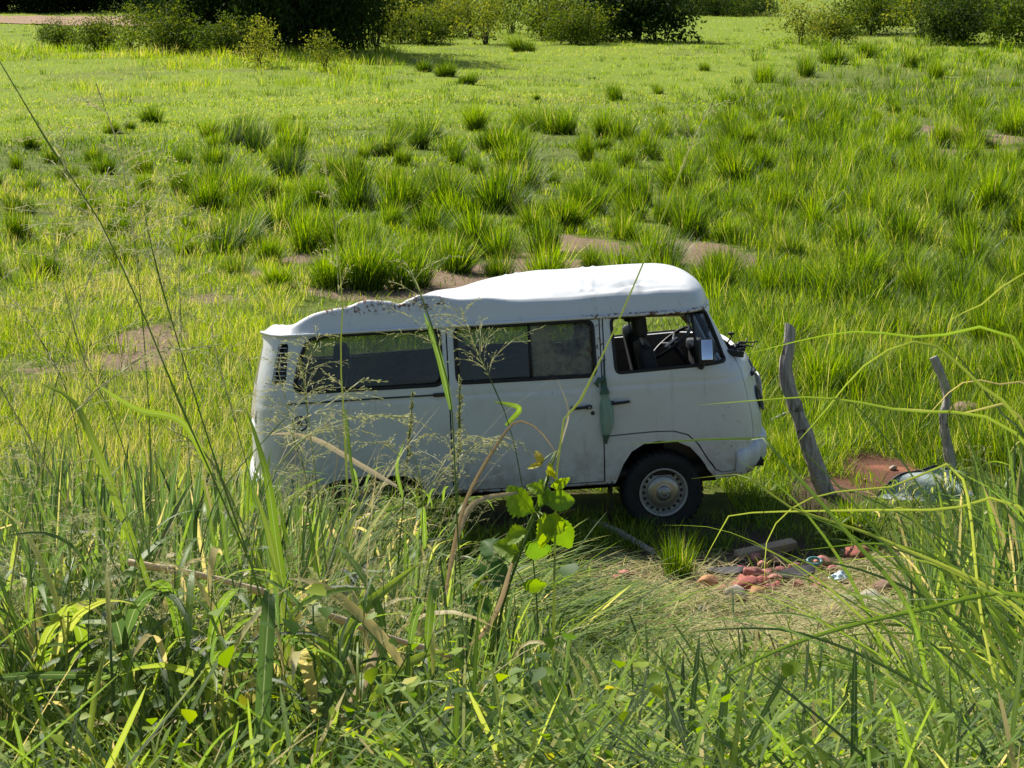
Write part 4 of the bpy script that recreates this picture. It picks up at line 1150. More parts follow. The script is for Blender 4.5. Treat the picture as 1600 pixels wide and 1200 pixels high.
for (k, x, y, s) in (('shrub', 1360, 50, 1.3), ('shrub', 1410, 42, 1.5), ('loose', 1440, 55, 1.5), ('round', 1490, 66, 1.0), ('shrub', 1535, 48, 1.5), ('loose', 1575, 58, 1.7), ('shrub', 1610, 70, 1.6), ('wide', 1400, 22, 1.0), ('wide', 1500, 18, 1.1), ('wide', 1590, 22, 1.2), ('loose', 1250, 66, 1.0), ('shrub', 1300, 62, .9)): bush(k, x, y, s, RB, group='thicket at the far right corner')
TL = 'tall dark tree in the shaded row along the brown track'
for i, x in enumerate((-60, 5, 70, 130, 190, 240, 300)): bush('big', x, 16, .95 + .1 * (i % 3), TL, 'tree', 'tree', 'shaded tree row along the track', dy=3 + 2 * (i % 2))
# brown track along the far hedge
def track():
    px = np.linspace(-80, 330, 60); a = at_ground_fast(px, np.full(60, 26.0)); b = at_ground_fast(px, np.full(60, 40.0))
    V = np.concatenate([a, b]); V[:, 2] += .06
    F = np.array([(i, i + 1, 61 + i, 60 + i) for i in range(59)])
    o = link('track', mesh('track', V, F, simple('track_earth', (.30, .20, .13), .95, .1, var=.3, scale=.8, bump=.4)))
    tag(o, kind='structure')
track()
# ------------------------------------------------------------------ things lying about
VAN_M = Matrix.LocRotScale(Vector(VAN_O), __import__('mathutils').Euler(VAN_R), Vector((1, 1, 1)))
def wood_mat():
    m, nt, out = new_mat('weathered_grey_wood'); k = NT(nt); p = k.pos()
    mp = k.n('ShaderNodeMapping'); mp.inputs['Scale'].default_value = (38, 38, 3.0); k.l(p, mp.inputs[0])
    g = k.noise(1.0, 5, .65, mp.outputs[0]); n = k.noise(7, 5, .65, p)
    c = k.ramp(g, [(.28, (.14, .115, .095)), (.42, (.36, .32, .275)), (.6, (.52, .48, .42)), (.8, (.62, .58, .52))])
    c = k.mix(k.step(n, .60, .68), c, (.16, .135, .11))
    k.l(k.bsdf(c, .9, .15, 0, k.bump(k.math('ADD', g, k.math('MULTIPLY', n, .6)), 1.0, .03)), out.inputs[0]); return m
M['wood'] = wood_mat()
def log(name, label, cat, path, radii, seed, tip=True):
    rg = np.random.default_rng(seed); n = 16
    pts = spline(np.array(path, float), 26); rad = np.interp(np.linspace(0, 1, 26), np.linspace(0, 1, len(radii)), radii)
    V = []; T = np.gradient(pts, axis=0); T /= np.linalg.norm(T, axis=1)[:, None]
    nv = np.cross(T[0], [0, 1, 0.1]); nv /= np.linalg.norm(nv); ph = rg.uniform(0, 6.28, 4)
    for i in range(26):
        nv = nv - T[i] * nv.dot(T[i]); nv /= np.linalg.norm(nv); bv = np.cross(T[i], nv)
        for j in range(n):
            a = 2 * math.pi * j / n
            r = rad[i] * (1 + .12 * math.sin(2 * a + ph[0] + i * .12) + .10 * math.sin(5 * a + ph[1] + i * .2) + .06 * math.sin(i * 1.9 + ph[2]) + rg.normal(0, .06))
            knot = .4 * math.exp(-((i - 19) / 1.2) ** 2 - ((a - 3.6) / .5) ** 2) + .25 * math.exp(-((i - 9) / 1.5) ** 2 - ((a - 1.2) / .6) ** 2)
            V.append(pts[i] + (nv * math.cos(a) + bv * math.sin(a)) * r * (1 + knot))
    V = np.array(V)
    if tip:  # splintered slanting top
        k = np.arange(25 * n, 26 * n); a = np.arange(n) * 2 * math.pi / n
        V[k] += T[25] * (.055 * np.maximum(0, np.cos(a - 1.0)) + rg.uniform(0, .02, n))[:, None]
    F = [(i * n + j, i * n + (j + 1) % n, (i + 1) * n + (j + 1) % n, (i + 1) * n + j) for i in range(25) for j in range(n)]
    F += [tuple(range(n - 1, -1, -1)), tuple(range(25 * n, 26 * n))]
    o = link(name, mesh(name, V, F, M['wood'])); autosmooth(o, 40)
    return tag(o, label, cat)
def spline(P_, n):
    """Catmull-Rom through the points"""
    P_ = np.asarray(P_, float); k = len(P_); E_ = np.concatenate([[2 * P_[0] - P_[1]], P_, [2 * P_[-1] - P_[-2]]])
    seg = np.linalg.norm(np.diff(P_, axis=0), axis=1); cum = np.concatenate([[0], np.cumsum(seg)]); s = np.linspace(0, cum[-1], n)
    out = []
    for q in s:
        i = min(k - 2, max(0, int(np.searchsorted(cum, q) - 1))); t = (q - cum[i]) / max(seg[i], 1e-9)
        a, b, c, d = E_[i], E_[i + 1], E_[i + 2], E_[i + 3]
        out.append(.5 * (2 * b + (c - a) * t + (2 * a - 5 * b + 4 * c - d) * t * t + (3 * b - a - 3 * c + d) * t ** 3))
    return np.array(out)
def pxpath(pts, d0, d1=None):
    pts = np.asarray(pts, float); d = np.linspace(d0, d0 if d1 is None else d1, len(pts)); return at_y(pts[:, 0], pts[:, 1], d)
log('fence_post', 'thick crooked grey fence post leaning beside the van bumper', 'post', pxpath([(1304, 800), (1280, 745), (1255, 670), (1236, 620), (1226, 580), (1232, 545), (1234, 516)], 19.35, 19.5), [.080, .072, .066, .062, .052, .056, .052, .045], 3)
log('fence_post', 'thin pale crooked fence post behind the broken windscreen', 'post', pxpath([(1492, 806), (1489, 745), (1481, 700), (1474, 652), (1480, 622), (1470, 585), (1458, 558)], 20.0, 20.15), [.05, .045, .043, .047, .038, .037, .040, .042], 8, False)
a = at_ground(np.array([915., 1020.]), np.array([818., 868.])); a[:, 2] += .03
log('stick', 'pale bare stick lying on the shaded ground before the front wheel', 'stick', [a[0], a[0] * .6 + a[1] * .4 + [0, 0, .03], a[1]], [.018, .026, .022], 4, False)
a = at_ground(np.array([1205., 1255.]), np.array([672., 662.])); a[:, 2] += .10
log('stick', 'short pale branch lying in the grass between bumper and crooked post', 'stick', [a[0], (a[0] + a[1]) / 2 + [0, 0, .04], a[1]], [.012, .016, .02], 6, False)
M['bag_g'] = grass_mat('green_plastic_net', [(0, (.03, .08, .05)), (.5, (.20, .33, .26)), (1, (.42, .55, .46))], .35, .45, .5, patch=.0)
def hanging_bag():
    rg = np.random.default_rng(2); n = 28; zs = np.linspace(1.34, .78, 40); V = []; t = []
    for i, z in enumerate(zs):
        r = np.interp(z, [.78, .84, .88, .95, 1.10, 1.16, 1.20, 1.24, 1.30, 1.34], [.006, .022, .036, .050, .040, .022, .034, .024, .020, .008])
        for j in range(n):
            a = 2 * math.pi * j / n
            rr = r * (1 + .22 * math.sin(5 * a + z * 6) + .14 * math.sin(9 * a - z * 11) + rg.normal(0, .03))
            V.append((-.447 + rr * math.cos(a) + .010 * math.sin(z * 14), -.888 - (.012 if z < 1.25 else -.01) + rr * .7 * math.sin(a), z))
            t.append(.12 if z > 1.19 or z < .865 else .75)
    F = [(i * n + j, i * n + (j + 1) % n, (i + 1) * n + (j + 1) % n, (i + 1) * n + j) for i in range(39) for j in range(n)]
    A = [(-.447, -.885, 1.30), (-.49, -.90, 1.315), (-.52, -.91, 1.28), (-.50, -.91, 1.25)]
    b = MB(); b.add(V, F); b.tube(A, [.012, .022, .018, .004], 6); b.tube([(-.447, -.87, 1.33), (-.445, -.845, 1.42), (-.445, -.82, 1.46)], .006, 5)
    V = np.array([VAN_M @ Vector(v) for v in b.V]); o = link('hanging_bag', mesh('hanging_bag', V, b.F, M['bag_g'], tint=np.concatenate([t, np.full(len(V) - len(t), .1)])))
    tag(o, 'knotted green plastic net bag hanging from the pillar between the van doors', 'bag')
hanging_bag()
# rubble
def stone_mesh(seed, jag=.28):
    rg = np.random.default_rng(seed); bm = bmesh.new(); bmesh.ops.create_icosphere(bm, subdivisions=3, radius=1)
    ph = rg.uniform(0, 6.28, (6, 3)); fr = rg.uniform(1.2, 3.6, (6, 3)); pl = rg.normal(0, 1, (7, 3)); pl /= np.linalg.norm(pl, axis=1)[:, None]
    for v in bm.verts:
        c = np.array(v.co); s = 1 + sum(jag / 6 * math.sin(c @ fr[k] * 2 + ph[k][0]) for k in range(6))
        c = c * s
        for p_ in pl:
            d = c @ p_ - .72
            if d > 0: c = c - p_ * d * .85
        v.co = c * np.array([1, .8, .62])
    V = [tuple(v.co) for v in bm.verts]; bm.verts.index_update(); F = [tuple(x.index for x in f.verts) for f in bm.faces]; bm.free()
    return V, F
SV = [stone_mesh(s) for s in range(5)]
SM = {'pink': simple('pink_brick', (.48, .20, .17), .9, .2, var=.35, scale=2.2, bump=.6), 'red': simple('red_brick', (.42, .14, .11), .9, .2, var=.35, scale=2.2, bump=.6), 'orange': simple('orange_brick', (.50, .27, .13), .9, .2, var=.3, scale=2.2, bump=.6), 'beige': simple('mortar_lump', (.47, .40, .30), .9, .2, var=.35, scale=2.2, bump=.7), 'brown': simple('brown_stone', (.28, .18, .13), .9, .2, var=.4, scale=2.2, bump=.7), 'grey': simple('grey_rock', (.27, .25, .21), .9, .2, var=.4, scale=2.0, bump=.8)}
SMESH = {(k, i): mesh('rubble_stone', v, f, m) for k, m in SM.items() for i, (v, f) in enumerate(SV)}
RK = random.Random(9)
def stone(px, py, r, col, label, group=None, name='rubble_stone', cat='stone'):
    g = at_ground(np.array(float(px)), np.array(float(py)))
    s = r * 1.3 * 17 / 3560
    o = link(name, SMESH[(col, RK.randrange(5))], None, (g[0], g[1], g[2] + s * .6), (RK.uniform(-.3, .3), RK.uniform(-.3, .3), RK.uniform(0, 6.28)), (s, s, s))
    autosmooth(o, 40) if False else None
    return tag(o, label, cat, group)
for (x, y, r, c) in ((1182, 878, 10, 'pink'), (1285, 887, 13, 'pink'), (1210, 912, 11, 'pink'), (1227, 906, 9, 'pink'), (1241, 892, 9, 'pink'), (1178, 908, 15, 'pink'), (1270, 914, 8, 'pink'), (1281, 924, 9, 'pink'), (1455, 890, 10, 'pink'), (1196, 902, 10, 'pink'), (1164, 900, 8, 'pink'), (1220, 896, 8, 'pink'), (1258, 900, 8, 'pink'), (1200, 926, 9, 'pink'), (1248, 918, 8, 'pink'), (1130, 926, 8, 'pink'), (1300, 894, 8, 'pink'), (1192, 888, 8, 'pink')): stone(x, y, r, c, 'pink broken brick lump in the rubble before the van', 'pink brick rubble')
for (x, y, r) in ((1168, 926, 16), (1190, 916, 11), (1160, 912, 9), (1182, 924, 12), (1152, 920, 9), (1212, 922, 8)): stone(x, y, r, 'red', 'red broken brick lump among the pink rubble', 'red brick rubble')
stone(1105, 919, 14, 'orange', 'orange brick lump at the toe end of the dark shoe sole'); stone(1182, 933, 11, 'orange', 'small orange brick lump below the red brick lumps')
stone(1150, 938, 15, 'beige', 'large beige mortar lump with orange side at the edge of the rubble')
stone(1214, 882, 13, 'brown', 'round brownish stone between the plank and the dark rubber slab')
stone(1382, 926, 14, 'brown', 'brown stone beside the clear plastic sheet'); stone(1404, 928, 11, 'brown', 'smaller brown stone touching the brown stone by the plastic sheet')
stone(971, 908, 11, 'pink', 'single pink stone at the edge of the van shadow'); stone(1338, 876, 17, 'red', 'dark red brick half hidden under the grass clump'); stone(1318, 868, 7, 'beige', 'small white stone beside the dark red brick')
stone(1506, 664, 34, 'brown', 'dark weathered boulder in the grass behind the thin pale post', None, 'boulder', 'boulder')
for (x, y) in ((1352, 752), (1395, 735), (1330, 770), (1445, 838), (1500, 850), (1020, 1030), (1235, 1010), (1095, 905), (1300, 960), (940, 1010)): stone(x, y, RK.uniform(4, 7), RK.choice(['pink', 'beige', 'brown']), 'small loose stone scattered on the bank and bare ground', 'small loose stones')
# shoe soles
M['sole'] = simple('dark_rubber_sole', (.045, .042, .045), .7, .35, var=.4, scale=12, bump=.3)
def sole(px, py, L, rz, tilt, label, name='shoe_sole', cat='sole', w=.36):
    g = at_ground(np.array(float(px)), np.array(float(py))); n = 40; out = []
    for i in range(n):
        a = 2 * math.pi * i / n; x = math.cos(a) * .5
        hw = (.36 * .5 + .06 * math.cos(a * 1) + .03 * math.cos(2 * a + 2.6)) * (1 - .14 * math.exp(-((x + .08) / .14) ** 2)); out.append((x * L, math.copysign(abs(math.sin(a)) ** .75, math.sin(a)) * hw * L * w / .36))
    V = []; F = []
    for z, s in ((0, .96), (.010, 1), (.022, 1), (.028, .95)):
        for (x, y) in out: V.append((x * s, y * s, z + .05 * (x / L) ** 2))
    for k in range(3): F += [(k * n + i, k * n + (i + 1) % n, (k + 1) * n + (i + 1) % n, (k + 1) * n + i) for i in range(n)]
    F += [tuple(range(n - 1, -1, -1)), tuple(range(3 * n, 4 * n))]
    o = link(name, mesh(name, V, F, M['sole']), None, (g[0], g[1], g[2] + .045), (tilt, R(-4), rz)); autosmooth(o, 50)
    return tag(o, label, cat)
sole(1135, 905, .29, R(-8), R(14), 'dark worn shoe sole lying on the rubble by the pink cloth')
sole(1240, 908, .34, R(24), R(20), 'dark flat rubber slab lying among the pink stones under a teal ring', 'rubber_slab', 'rubber slab')
def crumple(name, label, cat, px, py, size, mat, seed, h=.4, flat=False):
    g = at_ground(np.array(float(px)), np.array(float(py))); rg = np.random.default_rng(seed); n = 26
    u, v = np.meshgrid(np.linspace(-1, 1, n), np.linspace(-1, 1, n)); ph = rg.uniform(0, 6.28, 12)
    ed = 1 + .22 * np.sin(np.arctan2(v, u) * 3 + ph[0]) + .12 * np.sin(np.arctan2(v, u) * 5 + ph[1])
    x, y = u * np.sqrt(1 - v * v / 2) * ed, v * np.sqrt(1 - u * u / 2) * ed
    z = (1 - np.clip(np.hypot(u, v), 0, 1) ** 2) * h
    for k in range(6): z = z + h * .22 * np.abs(np.sin(u * rg.uniform(1.5, 4.5) + v * rg.uniform(-4, 4) + ph[k + 2])) - h * .1
    V = np.stack([x * size[0], y * size[1], np.maximum(z, -.15) * max(size)], -1).reshape(-1, 3)
    i = np.arange((n - 1) * n).reshape(n - 1, n)[:, :-1].reshape(-1); F = np.stack([i, i + 1, i + n + 1, i + n], -1)
    V = np.concatenate([V, V - [0, 0, .004]]); F = np.concatenate([F, F[:, ::-1] + n * n])
    o = link(name, mesh(name, V, F, mat), None, (g[0], g[1], g[2] + .02), (0, 0, RK.uniform(0, 6))); return tag(o, label, cat)
M['pink'] = simple('pink_cloth', (.60, .06, .20), .7, .3, var=.25, scale=14, bump=.2); M['pblue'] = simple('pale_blue_plastic', (.55, .68, .74), .35, .5, var=.2, scale=10, bump=.1); M['dblue'] = simple('blue_plastic', (.02, .05, .22), .4, .5, var=.2, scale=10, bump=.1)
def film_mat(name, col, op):
    m, nt, out = new_mat(name); k = NT(nt); p = k.pos()
    tr = k.n('ShaderNodeBsdfTransparent'); b = k.bsdf(k.mix(k.noise(9, 4, .6, p), tuple(c * .7 for c in col), col), .18, .6)
    f = k.n('ShaderNodeFresnel'); f.inputs[0].default_value = 1.45
    mx = k.n('ShaderNodeMixShader'); k.l(k.math('ADD', k.math('MULTIPLY', k.noise(6, 4, .6, p), op), f.outputs[0], True), mx.inputs[0]); k.l(tr.outputs[0], mx.inputs[1]); k.l(b, mx.inputs[2]); k.l(mx.outputs[0], out.inputs[0]); return m
M['film'] = film_mat('clear_plastic_film', (.60, .55, .36), .75)
crumple('cloth_scrap', 'bright pink cloth scrap on the rubble beside the shoe sole', 'cloth', 1157, 896, (.075, .06), M['pink'], 1, .35)
crumple('plastic_scrap', 'pale blue plastic scrap at the end of the dark rubber slab', 'plastic', 1312, 908, (.075, .06), M['pblue'], 2, .5)
crumple('plastic_scrap', 'small dark blue plastic scrap on the cut grass', 'plastic', 1097, 958, (.045, .035), M['dblue'], 3, .6)
crumple('plastic_sheet', 'crumpled clear plastic sheet lying on the straw past the rubble', 'plastic sheet', 1352, 944, (.25, .20), M['film'], 4, .16)
crumple('paper_scrap', 'small white paper scrap in the tall grass beside the tan board', 'paper', 108, 955, (.06, .06), simple('dirty_paper', (.62, .60, .56), .8, .2, var=.15), 5, .4)
g = at_ground(np.array(1272.), np.array(897.)); b = MB(); b.loop_tube([(.055 * math.cos(a), .04 * math.sin(a), 0) for a in np.linspace(0, 2 * math.pi, 30)[:-1]], .011, 8)
o = b.obj('plastic_ring', simple('teal_plastic', (.10, .25, .26), .45, .5), None, loc=(g[0], g[1], g[2] + .10), rot=(R(24), 0, R(20))); tag(o, 'teal plastic ring on the end of the dark rubber slab', 'ring')
# plank, boards
M['plank'] = simple('raw_plank', (.40, .29, .19), .85, .2, var=.35, scale=9, bump=.5)
def board(name, label, cat, px, py, dims, rot, mat, lift=.03):
    g = at_ground(np.array(float(px)), np.array(float(py))); b = MB(); b.box((0, 0, 0), dims, None, 0, min(dims) * .12)
    o = autosmooth(b.obj(name, mat, None, loc=(g[0], g[1], g[2] + lift), rot=rot)); return tag(o, label, cat)
board('plank', 'short raw wooden plank at the edge of the van shadow behind the rubble', 'plank', 1196, 866, (.52, .10, .07), (R(8), R(-5), R(24)), M['plank'], .035)
board('concrete_slab', 'pale beige concrete slab lying in the grass at the van tail', 'slab', 352, 838, (.42, .34, .10), (R(12), R(8), R(25)), simple('pale_concrete', (.56, .47, .36), .9, .2, var=.2, scale=7, bump=.4), .10)
board('board', 'flat orange tan board lying deep in the tall grass', 'board', 58, 925, (.50, .34, .03), (R(14), R(6), R(-15)), simple('tan_board', (.56, .33, .19), .8, .25, var=.2, scale=7, bump=.2), .08)
g = at_ground(np.array(178.), np.array(850.)); b = MB(); b.lathe([(0, 0), (.07, 0), (.08, .02), (.08, .20), (.065, .25), (.03, .28), (.028, .32), (0, .32)], 24)
o = b.obj('plastic_bottle', simple('navy_plastic', (.012, .03, .07), .4, .5, var=.3), None, loc=(g[0], g[1], g[2] + .0), rot=(R(78), 0, R(20))); tag(o, 'dark blue plastic bottle standing in the tall grass', 'bottle')
# broken windscreen
def crazed():
    m, nt, out = new_mat('crazed_glass'); k = NT(nt); p = k.pos()
    v = k.n('ShaderNodeTexVoronoi', feature='DISTANCE_TO_EDGE'); v.inputs['Scale'].default_value = 38; k.l(p, v.inputs['Vector'])
    cr = k.step(v.outputs['Distance'], .10, .03); n = k.noise(4, 4, .6, p)
    tr = k.n('ShaderNodeBsdfTransparent'); tr.inputs[0].default_value = (.62, .80, .76, 1)
    b = k.bsdf(k.mix(n, (.30, .38, .35), (.52, .58, .54)), .5, .4)
    f = k.math('ADD', k.math('MULTIPLY', cr, .6), k.step(n, .30, .62), True)
    mx = k.n('ShaderNodeMixShader'); k.l(k.math('ADD', .30, k.math('MULTIPLY', f, .6)), mx.inputs[0]); k.l(tr.outputs[0], mx.inputs[1]); k.l(b, mx.inputs[2]); k.l(mx.outputs[0], out.inputs[0]); return m
def windscreen():
    g = at_ground(np.array(1447.), np.array(792.)); n = 26; u, v = np.meshgrid(np.linspace(-1, 1, n), np.linspace(-1, 1, 14))
    ex = 1 - .10 * np.clip(v, 0, 1); r = .94 ** (np.abs(u) ** 8 * np.abs(v) ** 8 * 3)
    x = u * .42 * ex * r; y = v * .24 * r; z = -.12 * u * u + .03 * np.sin(u * 5 + v * 3) - .02 * v * v
    V = np.stack([x, y, z], -1).reshape(-1, 3); i = np.arange(13 * n).reshape(13, n)[:, :-1].reshape(-1); F = np.stack([i, i + 1, i + n + 1, i + n], -1); k = len(V)
    e = empty('broken_windscreen', (g[0] + .03, g[1] + .25, g[2] + .09), (R(32), R(-16), R(24)))
    link('glass_sheet', mesh('glass_sheet', np.concatenate([V, V - [0, 0, .007]]), np.concatenate([F, F[:, ::-1] + k]), crazed()), e)
    idx = [(0, j) for j in range(n)] + [(i_, n - 1) for i_ in range(1, 14)] + [(13, j) for j in range(n - 2, -1, -1)] + [(i_, 0) for i_ in range(12, 0, -1)]
    b = MB(); b.loop_tube([V[a * n + c] for a, c in idx], .012, 6); b.obj('rubber_seal', M['rubber'], e)
    tag(e, 'crazed greenish windscreen leaning on the ground by the thin pale post', 'windscreen')
windscreen()

# ------------------------------------------------------------------ bank vegetation in bulk
def bank(n, x0, x1, y0, y1):
    px, py = RNG.uniform(x0, x1, n), RNG.uniform(y0, y1, n); g = at_ground_fast(px, py); ok = ~under_van(g[:, 0], g[:, 1], .15); return px[ok], py[ok], g[ok]
def soft(px, py, cx, cy, rx, ry): return np.exp(-((px - cx) / rx) ** 2 - ((py - cy) / ry) ** 2)
def bank_grass():
    px, py, g = bank(11000, -80, 1680, 885, 1290); n = len(g)
    straw = np.clip(soft(px, py, 1230, 960, 260, 50) * 1.2, 0, 1); k = (RNG.random(n) > straw * .85) & (RNG.random(n) < .35 + hashn(g[:, 0], g[:, 1], 1.6)); px, py, g, n = px[k], py[k], g[k], k.sum()
    L = RNG.uniform(.08, .30, n) * np.interp(px, [0, 600, 900, 1600], [1.0, 1.0, .7, .8])
    A = blades(g, RNG.uniform(0, 6.28, n), L, RNG.uniform(.005, .012, n), RNG.uniform(.1, .9, n), RNG.uniform(.3, 1.2, n), np.clip(RNG.normal(.45, .20, n) + (RNG.random(n) < .12) * .4, 0, 1), 3)
    tag(bulk('bank_grass', [A], M['rough']), 'short tangled green grass growing all over the near bank', 'grass', kind='stuff')
bank_grass()
def litter():
    P_ = []
    for n, box, w in ((15000, (930, 1640, 880, 1075), None), (700, (-60, 960, 900, 1240), None), (3000, (900, 1640, 1040, 1260), None)):
        px, py, g = bank(n, *box); k = RNG.random(len(g)) > .9 * soft(px, py, 1215, 900, 150, 38); g = g[k].copy(); n = len(g); g[:, 2] += RNG.uniform(.0, .05, n)
        P_.append(blades(g, RNG.normal(0, .9, n) + (RNG.random(n) < .5) * math.pi, RNG.uniform(.06, .34, n), RNG.uniform(.004, .010, n), RNG.uniform(1.25, 1.6, n), RNG.uniform(-.1, .25, n), np.clip(RNG.normal(.62, .24, n), 0, 1), 2))
    tag(bulk('cut_straw', P_, M['litter']), 'cut straw and dry clippings strewn over the near bank', 'straw', kind='stuff')
litter()
def heap():
    n = 1700; px = RNG.normal(800, 105, n); py = RNG.normal(985, 42, n); ok = (px > 620) & (px < 1020) & (py > 900) & (py < 1110); px, py = px[ok], py[ok]; g = at_ground_fast(px, py); n = len(g)
    top = soft(px, py, 790, 970, 150, 70); g = g.copy(); g[:, 2] += RNG.random(n) * .34 * top
    A = blades(g, RNG.normal(-.35, .6, n), RNG.uniform(.25, .75, n), RNG.uniform(.010, .024, n), RNG.uniform(.8, 1.55, n), RNG.uniform(.1, .7, n), np.clip(RNG.normal(.40, .22, n) + (RNG.random(n) < .10) * .45, 0, 1), 5)
    tag(bulk('fallen_grass', [A], M['bulkblade'], uv=True), 'heap of fallen long green grass slumped down the bank before the van', 'grass', kind='stuff')
heap()
def clippings():
    P_ = []
    for n, box in ((2300, (900, 1660, 950, 1130)), (5200, (600, 1660, 1060, 1280)), (1800, (-60, 700, 960, 1280))):
        px, py, g = bank(n, *box); k = RNG.random(len(g)) > .9 * soft(px, py, 1215, 900, 150, 38); g = g[k].copy(); n = len(g); g[:, 2] += RNG.random(n) ** 2 * .09
        P_.append(blades(g, RNG.uniform(0, 6.28, n), RNG.uniform(.12, .46, n), RNG.uniform(.007, .020, n), np.where(py[k] > 1060, RNG.uniform(.5, 1.55, n), RNG.uniform(1.2, 1.6, n)), RNG.uniform(-.1, .6, n), np.clip(RNG.normal(.43, .27, n), 0, 1), 5))
    tag(bulk('green_clippings', P_, M['bulkblade'], uv=True), 'freshly cut green blades strewn criss-cross over the near bank', 'cut grass', kind='stuff')
clippings()
def leaf_bulk(name, label, n, box, dens, h, size, tint, cat='weeds'):
    px, py, g = bank(n, *box); k = RNG.random(len(g)) < dens(px, py, g); g = g[k].copy(); n = len(g)
    g[:, 2] += RNG.random(n) ** 1.3 * h * (.4 + hashn(g[:, 0], g[:, 1], 2.2))
    s = RNG.uniform(*size, n); a = RNG.uniform(0, 6.28, n); el = RNG.normal(.15, .45, n)
    d = np.stack([np.cos(a) * np.cos(el), np.sin(a) * np.cos(el), -np.sin(el)], -1); w = np.stack([-np.sin(a), np.cos(a), RNG.normal(0, .35, n)], -1); w /= np.linalg.norm(w, axis=1)[:, None]; up = np.cross(d, w)
    prof = [(0, 0, 0), (.12, .42, .06), (.5, .46, .10), (1.0, 0, -.12), (.5, -.46, .10), (.12, -.42, .06), (.42, 0, -.02)]
    V = np.stack([g + d * (t * s)[:, None] + w * (q * s)[:, None] + up * (e * s)[:, None] for t, q, e in prof], 1).reshape(-1, 3)
    b = np.arange(n)[:, None] * 7
    T = np.concatenate([b + np.array([[6, i, (i + 1) % 6]]) for i in range(6)])
    t = np.repeat(np.clip(RNG.normal(tint, .22, n), 0, .96), 7)
    o = link(name, mesh(name, V, [T], M['vine'], tint=t)); tag(o, label, cat, kind='stuff')
leaf_bulk('creeping_weeds', 'low broad-leaved weeds creeping over the near bank', 12000, (-60, 1660, 900, 1280), lambda px, py, g: np.clip((py - 985) / 130, 0, 1) * np.clip((hashn(g[:, 0], g[:, 1], 1.6) * .6 + hashn(g[:, 0], g[:, 1], 4.5) * .4 - .38) * 5, 0, 1), .30, (.014, .046), .64)
leaf_bulk('vine_thicket', 'tangled heart-leaved vines at the foot of the tall grass', 3200, (-40, 900, 930, 1280), lambda px, py, g: np.clip((py - 930) / 200, .1, 1) * np.clip(hashn(g[:, 0], g[:, 1], 1.5) * 2 - .5, 0, 1), .45, (.02, .055), .56)

# ------------------------------------------------------------------ built blades, stems, seed heads
def ribbon(pts, w, twist=0.0, fold=.25, n=None, prof=None, roll=0.0):
    """long leaf: three vertices across, folded along the midrib"""
    n = n or max(8, min(22, len(pts) * 4)); p = spline(pts, n); T = np.gradient(p, axis=0); T /= np.linalg.norm(T, axis=1)[:, None] + 1e-9
    t = np.linspace(0, 1, n); pr = prof(t) if prof else np.minimum(1, .55 + t * 2.2) * np.clip((1 - t) / .38, 0, 1) ** .7
    vw = p - np.array([0, 0, HC]); vw /= np.linalg.norm(vw, axis=1)[:, None]
    s0 = np.cross(T, vw); s0 /= np.linalg.norm(s0, axis=1)[:, None] + 1e-9; n0 = np.cross(s0, T)
    an = roll + twist * t; s = s0 * np.cos(an)[:, None] + n0 * np.sin(an)[:, None]; nn = np.cross(s, T)
    hw = (w / 2 * np.maximum(pr, .03))[:, None]
    V = np.stack([p - s * hw, p + nn * hw * fold, p + s * hw], 1).reshape(-1, 3)
    uv = np.stack([np.stack([np.full(n, c), t], -1) for c in (-1., 0., 1.)], 1).reshape(-1, 2)
    i = np.arange(n - 1) * 3; F = np.concatenate([np.stack([i, i + 1, i + 4, i + 3], -1), np.stack([i + 1, i + 2, i + 5, i + 4], -1)])
    return V, F, uv
def leaf_obj(pts, w, tint, mat, parent, name='leaf', **kw):
    V, F, uv = ribbon(np.asarray(pts, float), w, **kw)
    if parent is not None: V = V - np.array(parent.location)
    return link(name, mesh(name, V, F, mat, tint=np.full(len(V), tint), uv=uv), parent)
def stem_obj(pts, r0, r1, tint, mat, parent, name='stem', n=18):
    p = spline(np.asarray(pts, float), n); b = MB(); rr = [r0 + (r1 - r0) * i / (n - 1) + (r0 * .35 if i % 6 == 3 else 0) for i in range(n)]; b.tube(p, rr, 6)
    V = np.array(b.V) - (np.array(parent.location) if parent is not None else 0)
    return link(name, mesh(name, V, b.F, mat, tint=np.full(len(V), tint)), parent)
